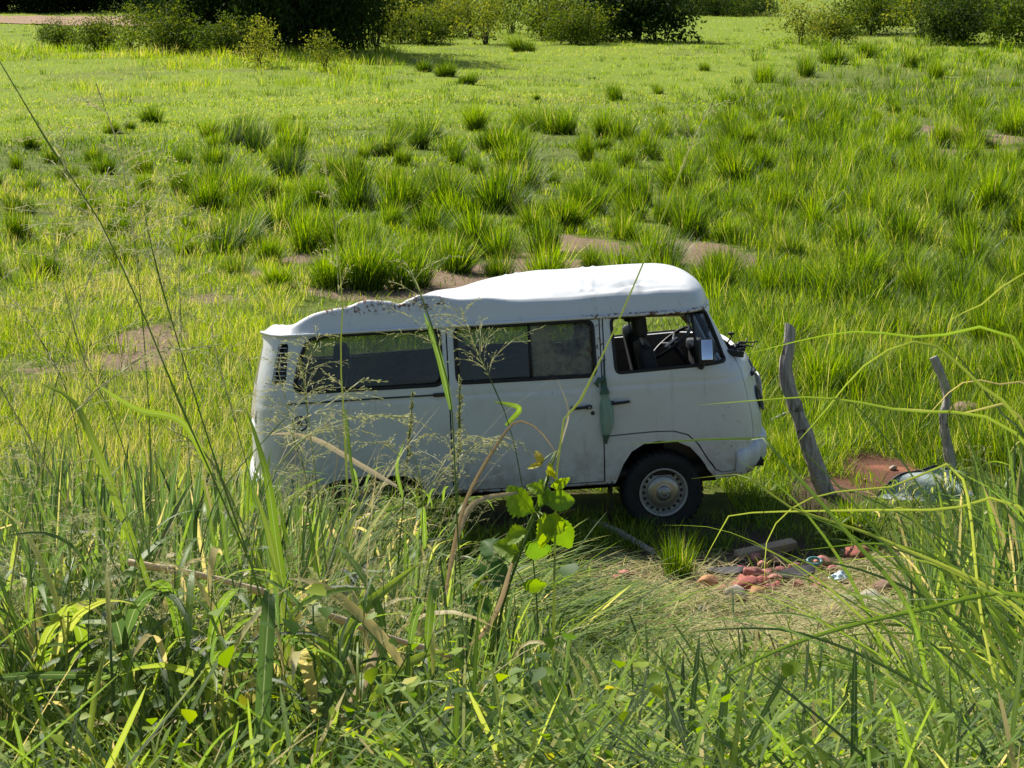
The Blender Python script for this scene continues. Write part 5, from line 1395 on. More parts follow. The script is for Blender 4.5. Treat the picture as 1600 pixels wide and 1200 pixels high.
def panicle(axis, nbr, blen, parent, seed, up=.5, dens=14, tint=.5, thick=.0016):
    """airy grass seed head along an axis: fine branches carrying tiny spikelets"""
    rg = np.random.default_rng(seed); ax = spline(np.asarray(axis, float), 30); T = np.gradient(ax, axis=0); T /= np.linalg.norm(T, axis=1)[:, None]
    V, F, t = [], [], []
    def quad(a, b, w0, w1):
        d = b - a; s = np.cross(d, rg.normal(0, 1, 3)); s /= np.linalg.norm(s) + 1e-9; n = len(V); V.extend([a - s * w0, a + s * w0, b + s * w1, b - s * w1]); F.append((n, n + 1, n + 2, n + 3)); t.extend([tint + rg.normal(0, .1)] * 4)
    for i in range(29): quad(ax[i], ax[i + 1], thick * 1.6, thick * 1.5)
    for k in range(nbr):
        f = (k + rg.random()) / nbr; i = int(f * 28); p = ax[i].copy(); a = rg.uniform(0, 6.28); e = np.array([math.cos(a), math.sin(a), 0]); d = T[i] * up + e * (1 - up * .4); d /= np.linalg.norm(d)
        L = blen * (1 - .55 * f) * rg.uniform(.6, 1.1); m = 7
        for j in range(m):
            q = p + d * L / m; quad(p, q, thick * .8, thick * .6); d = d + np.array([0, 0, -.10]) + rg.normal(0, .06, 3); d /= np.linalg.norm(d)
            for s in range(max(1, dens // m)):
                c = p + (q - p) * rg.random(); e2 = rg.normal(0, 1, 3); e2 /= np.linalg.norm(e2); tipp = c + (e2 * .6 + d * .7) * L * .16 * rg.uniform(.5, 1.3)
                quad(c, tipp, thick * .5, thick * .4); quad(tipp, tipp + (d + e2 * .4) * .008, .0012, .0022)
            p = q
    V = np.array(V) - (np.array(parent.location) if parent is not None else 0)
    return link('seed_head', mesh('seed_head', V, np.array(F), M['panicle'], tint=np.clip(t, 0, 1), smooth=False), parent)

def tall_bank():
    P_ = []
    for n, x0, x1, ya, yb, tops, lo in ((3500, -80, 470, 7.4, 15, ([0, 250, 470], [700, 705, 760]), .35), (1900, 430, 900, 7.6, 13.5, ([430, 560, 700, 900], [765, 810, 870, 980]), .3), (900, 1440, 1680, 12, 17.5, ([1440, 1600], [800, 690]), .3)):
        px = RNG.uniform(x0, x1, n); y = RNG.uniform(ya, yb, n) ** 1.0; c = hashn(px / 40, y * 2, 1.0) > .33; px, y = px[c], y[c]; n = len(px)
        x = (px - 800) / FPX * y * 1.02; z0 = gz(x, y); top = at_y(px, np.interp(px, *tops), y)[:, 2]
        L = np.clip((top - z0) * RNG.uniform(.35, 1.12, n), lo * .6, 1.7)
        P_.append(blades(np.stack([x, y, z0 - .02], -1), RNG.uniform(0, 6.28, n), L, RNG.uniform(.008, .024, n) * np.clip(L / .7, .6, 1.5), np.abs(RNG.normal(0, .22, n)), RNG.uniform(.1, 1.5, n) * RNG.random(n), np.clip(RNG.normal(.36, .22, n) + (RNG.random(n) < .12) * .5, 0, 1), 7))
    tag(bulk('tall_bank_grass', P_, M['bulkblade'], uv=True), 'dense tall green grass with dry leaves crowding the near bank', 'grass', kind='stuff')
tall_bank()
# --- clumps of broad-bladed tall grass (prototypes, then copies)
def proto_clump(seed, nst, H, nleaf, mat, heads=0.25, wide=1.0):
    rg = np.random.default_rng(seed); items = []
    for k in range(nst):
        a = rg.uniform(0, 6.28); r = rg.random() ** .6 * .16; b = np.array([math.cos(a) * r, math.sin(a) * r, -.05]); h = H * rg.uniform(.55, 1.0); le = rg.uniform(.05, .45); hd = a + rg.normal(0, .5)
        pts = [b + np.array([math.cos(hd) * math.sin(le * (.4 + .6 * t)) * h * t, math.sin(hd) * math.sin(le * (.4 + .6 * t)) * h * t, h * t * math.cos(le * t)]) for t in np.linspace(0, 1, 6)]
        items.append(('stem', pts, .0035 * rg.uniform(.8, 1.3), rg.normal(.42, .15)))
        if rg.random() < heads: items.append(('head', [pts[-1], pts[-1] + (pts[-1] - pts[-2]) * .8 + [0, 0, .02], pts[-1] + (pts[-1] - pts[-2]) * 1.3 + [.03, 0, -.02]], 0, rg.normal(.5, .1)))
        for j in range(nleaf):
            t = rg.uniform(.12, .92); q = np.array(pts[0]) + 0; ii = t * 5; i0 = min(4, int(ii)); q = pts[i0] + (pts[i0 + 1] - pts[i0]) * (ii - i0)
            ha = rg.uniform(0, 6.28); L = rg.uniform(.28, .62) * (H / 1.2) ** .5 * (1.3 if wide > 1 else 1); up = rg.uniform(.15, .6); P5 = [q]
            an = up
            for s in range(5):
                P5.append(P5[-1] + np.array([math.cos(ha) * math.sin(an), math.sin(ha) * math.sin(an), math.cos(an)]) * L / 5); an += rg.uniform(.12, .55)
            items.append(('leaf', P5, wide * rg.uniform(.014, .030), rg.normal(.42, .27) if rg.random() > .16 else rg.uniform(.9, 1.0)))
    out = []
    for i, (kd, pts, w, t) in enumerate(items):
        t = float(np.clip(t, 0, 1))
        if kd == 'leaf':
            V, F, uv = ribbon(np.array(pts), w, twist=rg.normal(0, .6), roll=rg.uniform(-.8, .8), n=9); out.append(('leaf', mesh('leaf', V, F, mat, tint=np.full(len(V), t), uv=uv)))
        elif kd == 'stem':
            b = MB(); b.tube(spline(np.array(pts), 8), np.linspace(w, w * .6, 8), 5); out.append(('stem', mesh('stem', b.V, b.F, M['stem'], tint=np.full(len(b.V), t))))
        else: o = panicle(pts, 10, .13, None, seed * 31 + i, dens=10); me = o.data; bpy.data.objects.remove(o); out.append(('seed_head', me))
    return out
PC = [proto_clump(70 + i, 9 + i % 3, h, 3, M['blade'], hd) for i, (h, hd) in enumerate(((1.15, .35), (.85, .1), (1.35, .5), (.65, 0), (.95, .25), (.75, .1)))]
def clump(i, x, y, s, label, group, name='tall_grass_clump', dz=0.0):
    e = empty(name, (x, y, float(gz(x, y)) + dz), (RND.uniform(-.08, .08), RND.uniform(-.08, .08), RND.uniform(0, 6.28)), s)
    for nm, me in PC[i]: link(nm, me, e)
    return tag(e, label, 'grass clump', group)
LG = 'tall broad-bladed grass clump on the bank before the van tail'
for k in range(50):
    y = RND.choice([6.6, 7.4, 8.2, 9.2, 10.4, 11.6, 12.8, 14.0]) + RND.uniform(-.4, .4); px = RND.uniform(-70, 570) if k < 40 else RND.uniform(480, 720)
    top = np.interp(px, [0, 350, 560, 720], [800, 800, 880, 930]); g_ = at_y(px, 600, y); x = float(g_[0]); zt = float(at_y(px, top, y)[2]); hgt = max(.35, zt - float(gz(x, y)))
    i = RND.choice([0, 1, 2, 4, 5]); H = (1.15, .85, 1.35, .65, .95, .75)[i]; clump(i, x, y, min(1.5, max(.5, hgt / H * RND.uniform(.7, 1.05))), LG + (' on its upper edge' if y < 8.5 else (' halfway down' if y < 11.5 else ' near its foot')), 'tall grass clumps before the van tail')
PC += [proto_clump(90 + i, 6, h, 3, M['blade'], .1, 1.7) for i, h in enumerate((.95, .75, 1.15))]
for k in range(46):
    y = RND.uniform(6.2, 9.4); px = RND.uniform(-60, 640); top = np.interp(px, [0, 400, 640], [800, 830, 930]); x = float(at_y(px, 600, y)[0]); hgt = max(.35, float(at_y(px, top, y)[2]) - float(gz(x, y))); i = RND.choice([6, 7, 8])
    clump(i, x, y, min(1.4, max(.6, hgt / (.95, .75, 1.15)[i - 6] * RND.uniform(.75, 1.1))), ('wide-leaved coarse grass clump ' + ('on the near edge of the bank' if y < 7.2 else ('among the vines of the bank' if y < 8.3 else 'part way down the bank')) + (' below the van tail' if px < 300 else (' below the rear window' if px < 480 else ' below the sliding door rail'))), 'wide-leaved clumps on the near bank')
for k in range(26):
    px = RND.uniform(640, 1560); y = RND.uniform(6.9, 9.6); clump(RND.choice([6, 7, 3]), float(at_y(px, 600, y)[0]), y, RND.uniform(.22, .42), 'low broad-leaved grass clump in the weeds of the near bank', 'low clumps in the weeds')
for k in range(18):
    px = RND.uniform(370, 660); y = RND.uniform(12.5, 16.0); x = float(at_y(px, 600, y)[0]); hgt = float(at_y(px, RND.uniform(690, 780), y)[2]) - float(gz(x, y)); i = RND.choice([0, 2, 4]); clump(i, x, y, hgt / (1.15, .85, 1.35, .65, .95)[i], 'tall grass clump hiding the rear wheel of the van', 'clumps before the rear wheel')
for (px, y, s, i) in ((610, 9.4, .62, 7), (660, 10.2, .6, 6), (700, 9.0, .55, 7), (745, 10.8, .6, 7), (790, 9.8, .5, 6), (850, 10.6, .5, 7), (905, 11.4, .45, 7), (640, 11.8, .6, 6), (720, 12.4, .6, 8), (560, 10.8, .7, 8)):
    clump(i, float(at_y(px, 600, y)[0]), y, s, 'low wide-leaved grass clump on the bank below the sliding door', 'wide-leaved clumps below the sliding door')
for (px, y, s, i) in ((1500, 16.6, .9, 3), (1560, 16.0, 1.0, 5), (1610, 16.8, 1.0, 1), (1470, 15.4, .7, 3), (1540, 14.6, .8, 5), (1600, 14.0, .9, 1), (1570, 17.4, 1.0, 1), (1620, 18.2, 1.0, 5)):
    clump(i, float(at_y(px, 600, y)[0]), y, s, 'clump of dull grey-green broad grass on the bank beside the broken windscreen', 'grey-green clumps beside the windscreen')
for (px, y, s, i) in ((1300, 17.3, .55, 3), (1360, 17.6, .55, 5), (1400, 18.2, .55, 3), (1440, 18.6, .5, 5), (1475, 18.9, .6, 3), (1500, 18.6, .6, 1), (1410, 18.9, .4, 3)): clump(i, float(at_y(px, 600, y)[0]), y, s, 'low grass clump between the rubble and the broken windscreen', 'low clumps behind the rubble')
# wisps of hay among them
def wisps():
    P_ = []; n = 700; px = RNG.uniform(-60, 640, n); y = RNG.uniform(6.5, 15, n); x = (px - 800) / FPX * y * 1.02; g = np.stack([x, y, gz(x, y)], -1)
    P_.append(blades(g, RNG.uniform(0, 6.28, n), RNG.uniform(.3, 1.0, n), RNG.uniform(.002, .0045, n), RNG.uniform(.0, .8, n), RNG.uniform(.1, 1.0, n), np.clip(RNG.normal(.5, .25, n), 0, 1), 5))
    n = 420; px = RNG.uniform(-60, 560, n); y = RNG.uniform(7, 15, n); x = (px - 800) / FPX * y * 1.02; g = np.stack([x, y, gz(x, y)], -1)
    P_.append(blades(g, RNG.normal(.2, 1.0, n), RNG.uniform(.8, 1.7, n) * np.interp(y, [7, 15], [1, .8]), RNG.uniform(.0022, .004, n), RNG.uniform(.0, .55, n), RNG.uniform(.1, 1.1, n), np.clip(RNG.normal(.6, .2, n), 0, 1), 6))
    tag(bulk('hay_wisps', P_, M['litter']), 'fine dry hay stalks tangled among the tall grass clumps', 'dry grass', kind='stuff')
wisps()

# --- stalks that stand out singly
def stalk(label, path, d0, d1, r, tint, leaves=(), heads=(), mat='stem', name='grass_stalk', group=None, cat='grass stalk'):
    p = pxpath(path, d0, d1); b = p[0].copy(); gr = float(gz(b[0], b[1]))
    root = np.array([b[0] + (b[0] - p[1][0]) * .3, b[1], gr - .02])
    e = empty(name, tuple(root))
    pts = np.concatenate([[root], p]) if b[2] - gr > .06 else p
    stem_obj(pts, r, r * .45, tint, M[mat], e)
    for (lp, w, t, m) in leaves: leaf_obj(pxpath(lp, d0 + RND.uniform(-.1, .1), d0 + RND.uniform(-.1, .2)), w, t, M[m], e, twist=RND.uniform(-.8, .8), roll=RND.uniform(-.5, .5))
    for (hp, nb, bl, up, sd) in heads: panicle(pxpath(hp, d0, d1), nb, bl, e, sd, up)
    return tag(e, label, cat, group)
stalk('long dark grass stalk leaning far over the meadow beyond the van tail', [(415, 960), (345, 775), (285, 640), (215, 470), (145, 325), (95, 255), (-10, 80)], 6.2, 6.0, .0036, .6, [([(330, 740), (285, 660), (215, 640), (150, 600)], .018, .62, 'blade')], [([(200, 430), (120, 290), (60, 190)], 16, .34, .55, 21)])
stalk('dark grass stalk leaning beside the longest one', [(440, 1010), (385, 860), (330, 700), (280, 540), (245, 420), (225, 330)], 7.0, 7.0, .004, .4, [], [([(260, 460), (235, 370), (200, 290)], 14, .36, .55, 22)])
stalk('pale straight grass stalk rising across the rear van window', [(548, 1000), (545, 860), (540, 700), (532, 560), (535, 470), (520, 330), (503, 245)], 7.5, 7.5, .0046, .60, [([(540, 640), (548, 720), (560, 800)], .012, .4, 'blade')], [([(531, 480), (520, 330), (503, 230)], 7, .16, .7, 23)], 'palestem')
stalk('grass stalk with a drooping dark leaf crossing the van pillar', [(722, 960), (715, 830), (706, 640), (692, 570), (665, 480), (640, 425)], 8.2, 8.2, .0045, .5, [([(705, 640), (694, 590), (684, 550), (668, 505), (662, 488)], .024, .38, 'blade')], [([(690, 560), (650, 440), (610, 380)], 9, .26, .6, 24)])
stalk('stalk topped by a narrow whitish seed head before the van flank', [(612, 1000), (622, 880), (634, 740), (642, 650), (644, 610)], 8.6, 8.6, .004, .55, [([(630, 780), (620, 730), (632, 690)], .014, .45, 'blade')], [([(636, 725), (642, 660), (644, 610)], 34, .030, 1.5, 25)])
stalk('stalk topped by a pale feathery seed head below the sliding door window', [(706, 1010), (712, 880), (716, 720), (718, 590)], 8.9, 8.9, .004, .5, [], [([(716, 720), (719, 650), (717, 585)], 34, .035, 1.4, 26), ([(716, 740), (690, 680), (640, 690)], 10, .14, .6, 27)])
stalk('slender stalk with an airy seed head spread over the sliding door window', [(842, 1000), (830, 850), (800, 680), (765, 590), (745, 545)], 9.0, 9.0, .004, .3, [([(790, 665), (812, 640), (795, 632), (770, 628)], .020, .62, 'blade')], [([(765, 590), (742, 540), (720, 480)], 18, .30, .75, 28)])
stalk('thin pale stalk with a broad airy seed head over the rear window', [(520, 1000), (500, 800), (480, 640), (470, 560)], 8.0, 8.0, .0036, .7, [], [([(480, 640), (478, 580), (500, 520)], 22, .22, .5, 29), ([(500, 800), (470, 700), (420, 640)], 14, .2, .6, 30)])
stalk('bent stalk with a weeping bluish seed head beside the van tail', [(430, 1010), (390, 850), (340, 735), (300, 690), (260, 668)], 7.6, 7.6, .005, .78, [], [([(385, 840), (330, 730), (262, 668)], 26, .10, .9, 31)])
stalk('grass stalk nodding before the rear wheel arch', [(640, 1040), (655, 900), (660, 800), (655, 740), (640, 700)], 8.4, 8.4, .0036, .7, [], [([(660, 780), (720, 690), (790, 690)], 18, .13, .6, 32), ([(660, 760), (610, 700), (560, 690)], 14, .13, .6, 33)])
RL = 'thin grass stalk with a loose seed head in tall grass before the van tail'
for k, (pth, d, hp) in enumerate((([(260, 1000), (190, 690), (130, 560), (95, 430)], 7.2, [(150, 600), (95, 430), (80, 330)]), ([(470, 1020), (395, 760), (362, 640), (335, 540)], 8.0, [(370, 660), (335, 540), (330, 440)]), ([(190, 1000), (90, 760), (20, 640), (-20, 570)], 6.8, [(90, 760), (20, 640), (-20, 560)]), ([(330, 1000), (300, 760), (285, 560), (280, 420)], 8.8, [(285, 560), (280, 420), (300, 330)]), ([(60, 1000), (70, 700), (110, 520), (160, 380)], 7.8, [(110, 520), (160, 380), (230, 300)]), ([(120, 1000), (130, 760), (100, 600), (30, 480)], 8.2, [(100, 600), (30, 480), (-40, 420)]), ([(300, 1000), (330, 800), (420, 680), (480, 620)], 7.0, [(420, 680), (500, 640), (570, 590)]), ([(440, 1000), (470, 880), (480, 760), (450, 660)], 7.4, [(480, 760), (450, 640), (430, 560)]), ([(10, 1000), (40, 800), (120, 640), (220, 560)], 6.5, [(120, 640), (220, 560), (330, 540)]), ([(560, 1020), (600, 860), (690, 740), (750, 690)], 8.8, [(690, 740), (750, 690), (800, 680)]), ([(390, 1000), (400, 820), (440, 720), (520, 650)], 6.6, [(440, 700), (540, 655), (640, 650)]), ([(230, 1000), (235, 700), (215, 420), (190, 250)], 7.0, [(215, 420), (190, 250), (150, 130)]))):
    stalk(RL, pth, d, d + .2, .0032, RND.uniform(.35, .9), [], [(hp, 13, .26, .6, 50 + k)], group='thin stalks before the van tail')

# --- single broad blades on the near left bank
BL = [([(402, 1260), (412, 1080), (419, 960), (421, 925), (428, 930), (436, 985)], 5.6, .040, .30), ([(486, 1260), (458, 1090), (440, 960), (424, 850), (395, 755)], 6.4, .030, .62), ([(470, 1050), (440, 900), (420, 760), (402, 690), (384, 636)], 6.6, .028, .66), ([(455, 1120), (492, 1062), (560, 960), (610, 915), (664, 874)], 6.5, .034, .62), ([(465, 1260), (520, 1080), (562, 955)], 6.0, .022, .34), ([(210, 1260), (203, 1120), (196, 1010), (190, 960)], 6.3, .034, .58), ([(420, 1100), (330, 1010), (262, 966), (188, 934)], 6.6, .030, .45), ([(275, 1240), (298, 1080), (322, 960), (338, 870)], 6.7, .024, .40), ([(205, 1240), (222, 1130), (234, 1101), (256, 1103), (320, 1142), (410, 1195)], 6.2, .024, .36), ([(350, 1240), (356, 1090), (378, 1062), (402, 1025)], 6.4, .030, .44), ([(172, 1000), (168, 910), (170, 855)], 6.0, .013, .98), ([(128, 1240), (148, 1090), (168, 1000)], 5.8, .017, .70), ([(20, 1240), (80, 1170), (130, 1120), (185, 1075)], 6.1, .028, .25), ([(-20, 1060), (60, 1055), (130, 1055), (180, 1052)], 6.1, .022, .25), ([(235, 920), (150, 700), (112, 625), (60, 598)], 6.8, .026, .66), ([(110, 1240), (60, 1080), (20, 960), (-10, 880)], 6.4, .024, .30), ([(320, 1250), (270, 1080), (225, 970), (180, 890)], 6.9, .020, .32), ([(150, 1240), (100, 1020), (40, 860), (-10, 760)], 7.0, .020, .28), ([(500, 1240), (525, 1120), (545, 1040), (540, 1000)], 6.6, .020, .42), ([(600, 1230), (560, 1040), (520, 940), (455, 890)], 7.6, .022, .40), ([(640, 1230), (655, 1120), (662, 1060), (700, 1010)], 6.8, .020, .60), ([(540, 1120), (505, 960), (490, 860), (480, 790)], 8.0, .022, .45), ([(520, 1100), (545, 940), (535, 830), (560, 740)], 8.2, .018, .45), ([(660, 1130), (642, 1060), (641, 1008), (650, 1000), (664, 1010), (668, 1062), (662, 1110)], 7.0, .024, .50)]
for k, (pth, d, w, t) in enumerate(BL):
    p = pxpath(pth, d, d + .25); b = p[0]; e = empty('broad_grass_shoot', (b[0], b[1], min(b[2], float(gz(b[0], b[1])) - .02)))
    if b[2] > e.location.z + .05:
        q = np.array([[b[0] + (b[0] - p[1][0]) * .2, b[1] + .02, e.location.z], p[0] - (p[1] - p[0]) * .15]); stem_obj([q[0], (q[0] + p[0]) / 2, p[0]], .006, .004, .35, M['stem'], e, n=6)
    leaf_obj(p, w, t, M['blade'], e, twist=RND.uniform(-.5, .5), roll=RND.uniform(-.35, .35), fold=.35)
    tag(e, 'broad grey-green blade folded flat at its top in the near tall grass' if k == 0 else ('single bright yellow blade standing in the tall grass' if k == 10 else 'single broad green grass blade in the tangle of the near bank'), 'grass blade', None if k in (0, 10) else 'broad single blades on the near bank')
# dry canes and leaves
def dry(label, path, d, w, t=.6, flat=True, r=.006):
    p = pxpath(path, d, d + .1); e = empty('dry_stalk', tuple(p[0]))
    if flat: leaf_obj(p, w, t, M['dry'], e, twist=.5, fold=.5)
    else: stem_obj(p, r, r * .8, t, M['dry'], e, n=24)
    return tag(e, label, 'dry stalk')
dry('long pale dry cane lying slantwise across the tangle of the bank', [(200, 878), (340, 905), (470, 945), (590, 990), (706, 1026)], 6.9, 0, .8, False, .011)
dry('dry stalk bent over in a sharp peak before the sliding door', [(690, 960), (722, 800), (770, 705), (803, 660), (812, 657), (842, 672), (872, 712)], 8.6, .016, .55)
dry('curled dry leaf reaching out below the van sill', [(700, 900), (722, 815), (748, 782), (800, 771), (842, 767)], 8.7, .022, .7)
dry('frayed dry grass bundle hanging down on the bank', [(592, 1008), (566, 1070), (540, 1120), (522, 1180)], 6.7, .030, .8)
dry('broken dry straw sticking up at the foot of the bank tangle', [(700, 1100), (728, 1116), (748, 1132), (744, 1210)], 6.8, .016, .6)
dry('brown withered leaf curling under the yellow leaved weed', [(800, 880), (778, 950), (745, 1000), (690, 1026)], 8.0, .018, .5)
dry('long bleached leaf arching before the rear wheel arch', [(620, 760), (560, 725), (500, 690), (452, 678), (415, 680)], 8.0, .020, .9)

# --- the weed with yellow leaves
def lobed(L, W, bend=.5, serr=.13, n=13, seed=0):
    rg = np.random.default_rng(seed); V = []; uv = []
    for i in range(n):
        t = i / (n - 1); hw = W * (math.sin(math.pi * min(1, t * .92 + .05) ** .75) ** .8) * (1 + serr * (1 if i % 2 else -1) + rg.normal(0, .04)); y = L * t; z = -bend * L * t * t
        for c, s in ((-1, -1), (-.5, -.5), (0, 0), (.5, .5), (1, 1)): V.append((s * hw, y + (abs(s) * .12 * L * (1 - t)), z + abs(s) * hw * .35 + rg.normal(0, .02) * L * abs(s))); uv.append((c, t))
    F = [(i * 5 + j, i * 5 + j + 1, i * 5 + j + 6, i * 5 + j + 5) for i in range(n - 1) for j in range(4)]
    return np.array(V), np.array(F), np.array(uv)
M['weedleaf'] = grass_mat('weed_leaf', [(0, (.05, .11, .04)), (.4, (.13, .24, .03)), (.65, (.26, .36, .03)), (.85, (.46, .38, .06)), (1, (.52, .40, .10))], .45, .55, .25, patch=.03, patch_scale=6, objvar=.05)
def weed():
    p = pxpath([(772, 985), (800, 885), (836, 800), (856, 745), (870, 705)], 8.8, 8.8); b = p[0]; e = empty('yellow_leaved_weed', (b[0], b[1], float(gz(b[0], b[1]))))
    stem_obj(np.concatenate([[np.array(e.location)], p]), .008, .0045, .75, M['stem'], e, n=24)
    for k in range(5):
        o = np.array([RND.uniform(-.012, .012), RND.uniform(-.02, .02), 0]); stem_obj(np.concatenate([[np.array(e.location) + o * 3], p[:4] + o * np.linspace(2, .6, 4)[:, None]]), .005, .003, RND.uniform(.3, .8), M['stem'], e)
    def lf(px, py, ang, L, W, t, seed, tilt=.3, dd=0.0):
        L, W = L * 1.15, W * 1.0; V, F, uv = lobed(L, W, .3, .09, 17, seed); c = at_y(float(px), float(py), 8.75 + dd)
        rt, up = np.array([1., .15, 0]), np.array([0, .25, .97]); al = rt * math.sin(ang) + up * math.cos(ang); ac = rt * math.cos(ang) - up * math.sin(ang); nm = np.cross(ac, al)
        Q = np.array(Matrix.Rotation(tilt * 1.5 + RND.uniform(-.4, .4), 3, Vector(al)) @ Matrix.Rotation(RND.uniform(-.5, .3), 3, Vector(ac)))
        V = (V[:, :1] * ac + V[:, 1:2] * al + V[:, 2:] * nm) @ Q.T + c
        mid = .5 * (V[0] + V[4]); ii = np.argmin(np.abs(p[:, 2] - mid[2])); tgt = p[ii]
        stem_obj([tgt, (tgt + mid) / 2 + [0, 0, .008], mid + (V[7] - mid) * .1], .0022, .0016, .6, M['stem'], e, 'leaf_stalk', 6)
        link('leaf', mesh('leaf', V - np.array(e.location), F, M['weedleaf'], tint=np.full(len(V), t), uv=uv), e)
    lf(836, 800, R(-62), .135, .062, .52, 1, -.2); lf(852, 788, R(80), .11, .045, .50, 2, -.1); lf(850, 800, R(172), .13, .045, .62, 3, .0, -.05); lf(862, 806, R(150), .15, .048, .40, 4, .1, .05)
    lf(846, 728, R(-12), .06, .018, .86, 5); lf(846, 727, R(-80), .055, .013, .84, 6, .1); lf(858, 722, R(172), .065, .015, .76, 7); lf(852, 735, R(120), .05, .012, .78, 8)
    lf(800, 900, R(-80), .14, .06, .10, 9, .2); lf(788, 880, R(-30), .13, .06, .10, 10, .2); lf(815, 912, R(100), .09, .03, .5, 11); lf(770, 905, R(-110), .08, .03, .62, 12); lf(770, 960, R(-60), .11, .05, .10, 13)
    lf(826, 830, R(-95), .10, .04, .55, 14); lf(842, 792, R(30), .11, .045, .48, 15); lf(838, 812, R(110), .12, .045, .56, 16, .1, -.04); lf(822, 845, R(140), .13, .05, .35, 17, .1, .04); lf(812, 862, R(-70), .10, .04, .62, 18); lf(860, 760, R(70), .07, .024, .62, 19); lf(852, 770, R(-60), .07, .026, .58, 20)
    return tag(e, 'upright weed with ragged yellow-green and yellow leaves before the sliding door', 'weed')
weed()
stalk('single long pale stalk rising from the yellow leaved weed across the front door', [(872, 710), (900, 640), (958, 520), (1035, 340), (1085, 215), (1114, 158)], 8.8, 8.9, .0056, .60, [([(868, 715), (880, 680), (888, 640), (870, 590)], .010, .9, 'dry')], [([(1060, 275), (1085, 215), (1114, 158)], 5, .22, .9, 41)], 'palestem')

# --- the long arching blades coming in from the right
AR_ = empty('arching_grass_clump', (2.05, 7.3, float(gz(2.05, 7.3)) - .02))
tag(AR_, 'clump of long narrow arching blades reaching in over the rubble from the bank', 'grass clump')
ARC = [([(1600, 548), (1440, 528), (1340, 518), (1260, 530), (1160, 555)], .016, .55), ([(1610, 690), (1530, 600), (1470, 546), (1440, 534), (1400, 541), (1345, 576), (1290, 641), (1236, 702)], .013, .80), ([(1600, 663), (1500, 646), (1375, 636)], .014, .86), ([(1600, 690), (1400, 640), (1280, 621), (1180, 626), (1090, 633)], .012, .74), ([(1420, 950), (1330, 840), (1260, 760), (1196, 690), (1188, 686), (1100, 687), (974, 695)], .015, .60), ([(1600, 960), (1400, 852), (1300, 815), (1230, 790), (1170, 745), (1150, 741), (1080, 748)], .013, .76), ([(1600, 800), (1470, 797), (1300, 798), (1155, 803), (1130, 822), (1092, 892)], .010, .72), ([(1500, 740), (1400, 760), (1300, 770), (1240, 792), (1200, 840), (1194, 915)], .009, .76), ([(1620, 1150), (1500, 1000), (1400, 870), (1320, 770), (1240, 690)], .014, .30), ([(1620, 1100), (1540, 950), (1460, 800), (1380, 680), (1290, 590)], .012, .28), ([(1640, 1180), (1400, 1126), (1180, 1119), (1020, 1140), (898, 1182)], .020, .46), ([(1620, 940), (1430, 955), (1250, 1002), (1130, 1060), (1040, 1120), (990, 1200)], .016, .58), ([(1400, 1220), (1250, 1140), (1100, 1078), (1000, 1030), (920, 990)], .013, .55), ([(1300, 1100), (1180, 1100), (1085, 1078), (980, 1062)], .010, .7), ([(1620, 452), (1545, 472), (1495, 494), (1480, 508)], .013, .72), ([(1620, 720), (1560, 640), (1500, 560), (1440, 500)], .010, .25), ([(1620, 1060), (1560, 960), (1480, 880), (1380, 850), (1250, 860)], .014, .45), ([(1620, 1000), (1500, 900), (1400, 870), (1300, 880)], .011, .62), ([(1640, 1210), (1540, 1080), (1420, 980), (1330, 930)], .014, .42), ([(1630, 1230), (1500, 1180), (1300, 1170), (1060, 1180), (990, 1230)], .022, .68), ([(1640, 880), (1560, 780), (1500, 660), (1460, 560)], .012, .36), ([(1600, 1220), (1500, 1120), (1320, 1040), (1160, 1030)], .013, .38), ([(1560, 1240), (1330, 1130), (1270, 1080), (1210, 1010)], .010, .66), ([(1640, 640), (1560, 600), (1500, 600), (1440, 660)], .010, .9)]
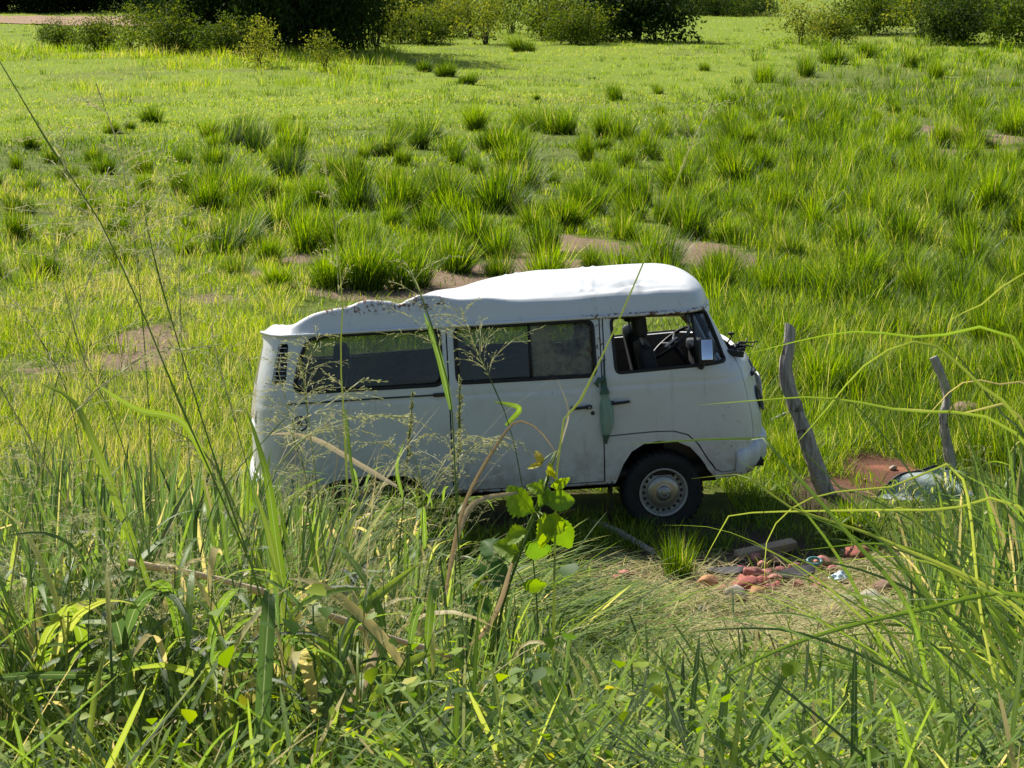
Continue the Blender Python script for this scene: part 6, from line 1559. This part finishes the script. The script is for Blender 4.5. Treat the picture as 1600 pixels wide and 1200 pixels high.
for (pth, w, t) in ARC:
    p = pxpath(pth, 7.1, 7.5); q = pxpath([(1660, 1260), (1690, (1260 + pth[0][1]) / 2 + 60)], 7.2, 7.1)
    if pth[0][0] >= 1590: p = np.concatenate([q[:1] + [RND.uniform(0, .3), 0, 0], q[1:] + [RND.uniform(-.05, .1), 0, 0], p])
    else: p = np.concatenate([at_y(np.array([pth[0][0] + 120., pth[0][0] + 40.]), np.array([1300., (1260 + pth[0][1]) / 2]), 7.2), p])
    leaf_obj(p, w, t, M['arch'], AR_, twist=RND.uniform(-.6, .6), roll=RND.uniform(-.6, .6), fold=.4, n=26, prof=lambda t: np.clip((1 - t) / .5, 0, 1) ** .6)
for k in range(72):
    bx = RND.uniform(1.45, 2.7); by = RND.uniform(6.9, 8.6); a = RND.gauss(math.pi * .93, .55); L = RND.uniform(.8, 1.55); an = RND.uniform(.15, .75); q = np.array([bx, by, float(gz(bx, by)) - .02]); P5 = [q]
    for s in range(7): P5.append(P5[-1] + np.array([math.cos(a) * math.sin(an), math.sin(a) * math.sin(an), math.cos(an)]) * L / 7); an += RND.uniform(.05, .28)
    leaf_obj(P5, RND.uniform(.007, .014), RND.choice([.25, .35, .42, .5, .6, .7]), M['arch'], AR_, twist=RND.uniform(-.8, .8), roll=RND.uniform(-1, 1), fold=.4, n=16, prof=lambda t: np.clip((1 - t) / .5, 0, 1) ** .6)
# cut stubble
ST = empty('cut_stubble', tuple(at_ground(np.array(1195.), np.array(1075.)))); tag(ST, 'clump of brown cut stalk stubs sticking out of the straw', 'stubble')
for k in range(16):
    g = at_ground(np.array(RND.uniform(1140, 1260)), np.array(RND.uniform(1035, 1095))); h = RND.uniform(.10, .24)
    stem_obj([g - [0, 0, .02], g + [RND.uniform(-.03, .03), 0, h * .5], g + [RND.uniform(-.06, .06), RND.uniform(-.03, .03), h]], .0055, .005, RND.uniform(.0, .4), M['dry'], ST, 'stub', 5)
# long cut blades lying on the straw
for k in range(26):
    g = at_ground(np.array(RND.uniform(950, 1500)), np.array(RND.uniform(950, 1120))); a = RND.gauss(0, .5); L = RND.uniform(.25, .6); z = RND.uniform(.03, .09)
    pts = [g + np.array([math.cos(a) * L * (s - .5), math.sin(a) * L * (s - .5), 0]) for s in np.linspace(0, 1, 5)]
    for q in pts: q[2] = float(gz(q[0], q[1])) + z + RND.uniform(-.012, .02)
    e = empty('cut_grass', tuple(pts[0])); leaf_obj(pts, RND.uniform(.014, .028), RND.uniform(.2, .75), M['blade'], e, twist=RND.uniform(-.6, .6), roll=RND.uniform(.3, 1.2))
    tag(e, 'cut green grass blade lying on the straw of the bank', 'grass blade', 'cut blades on the straw')
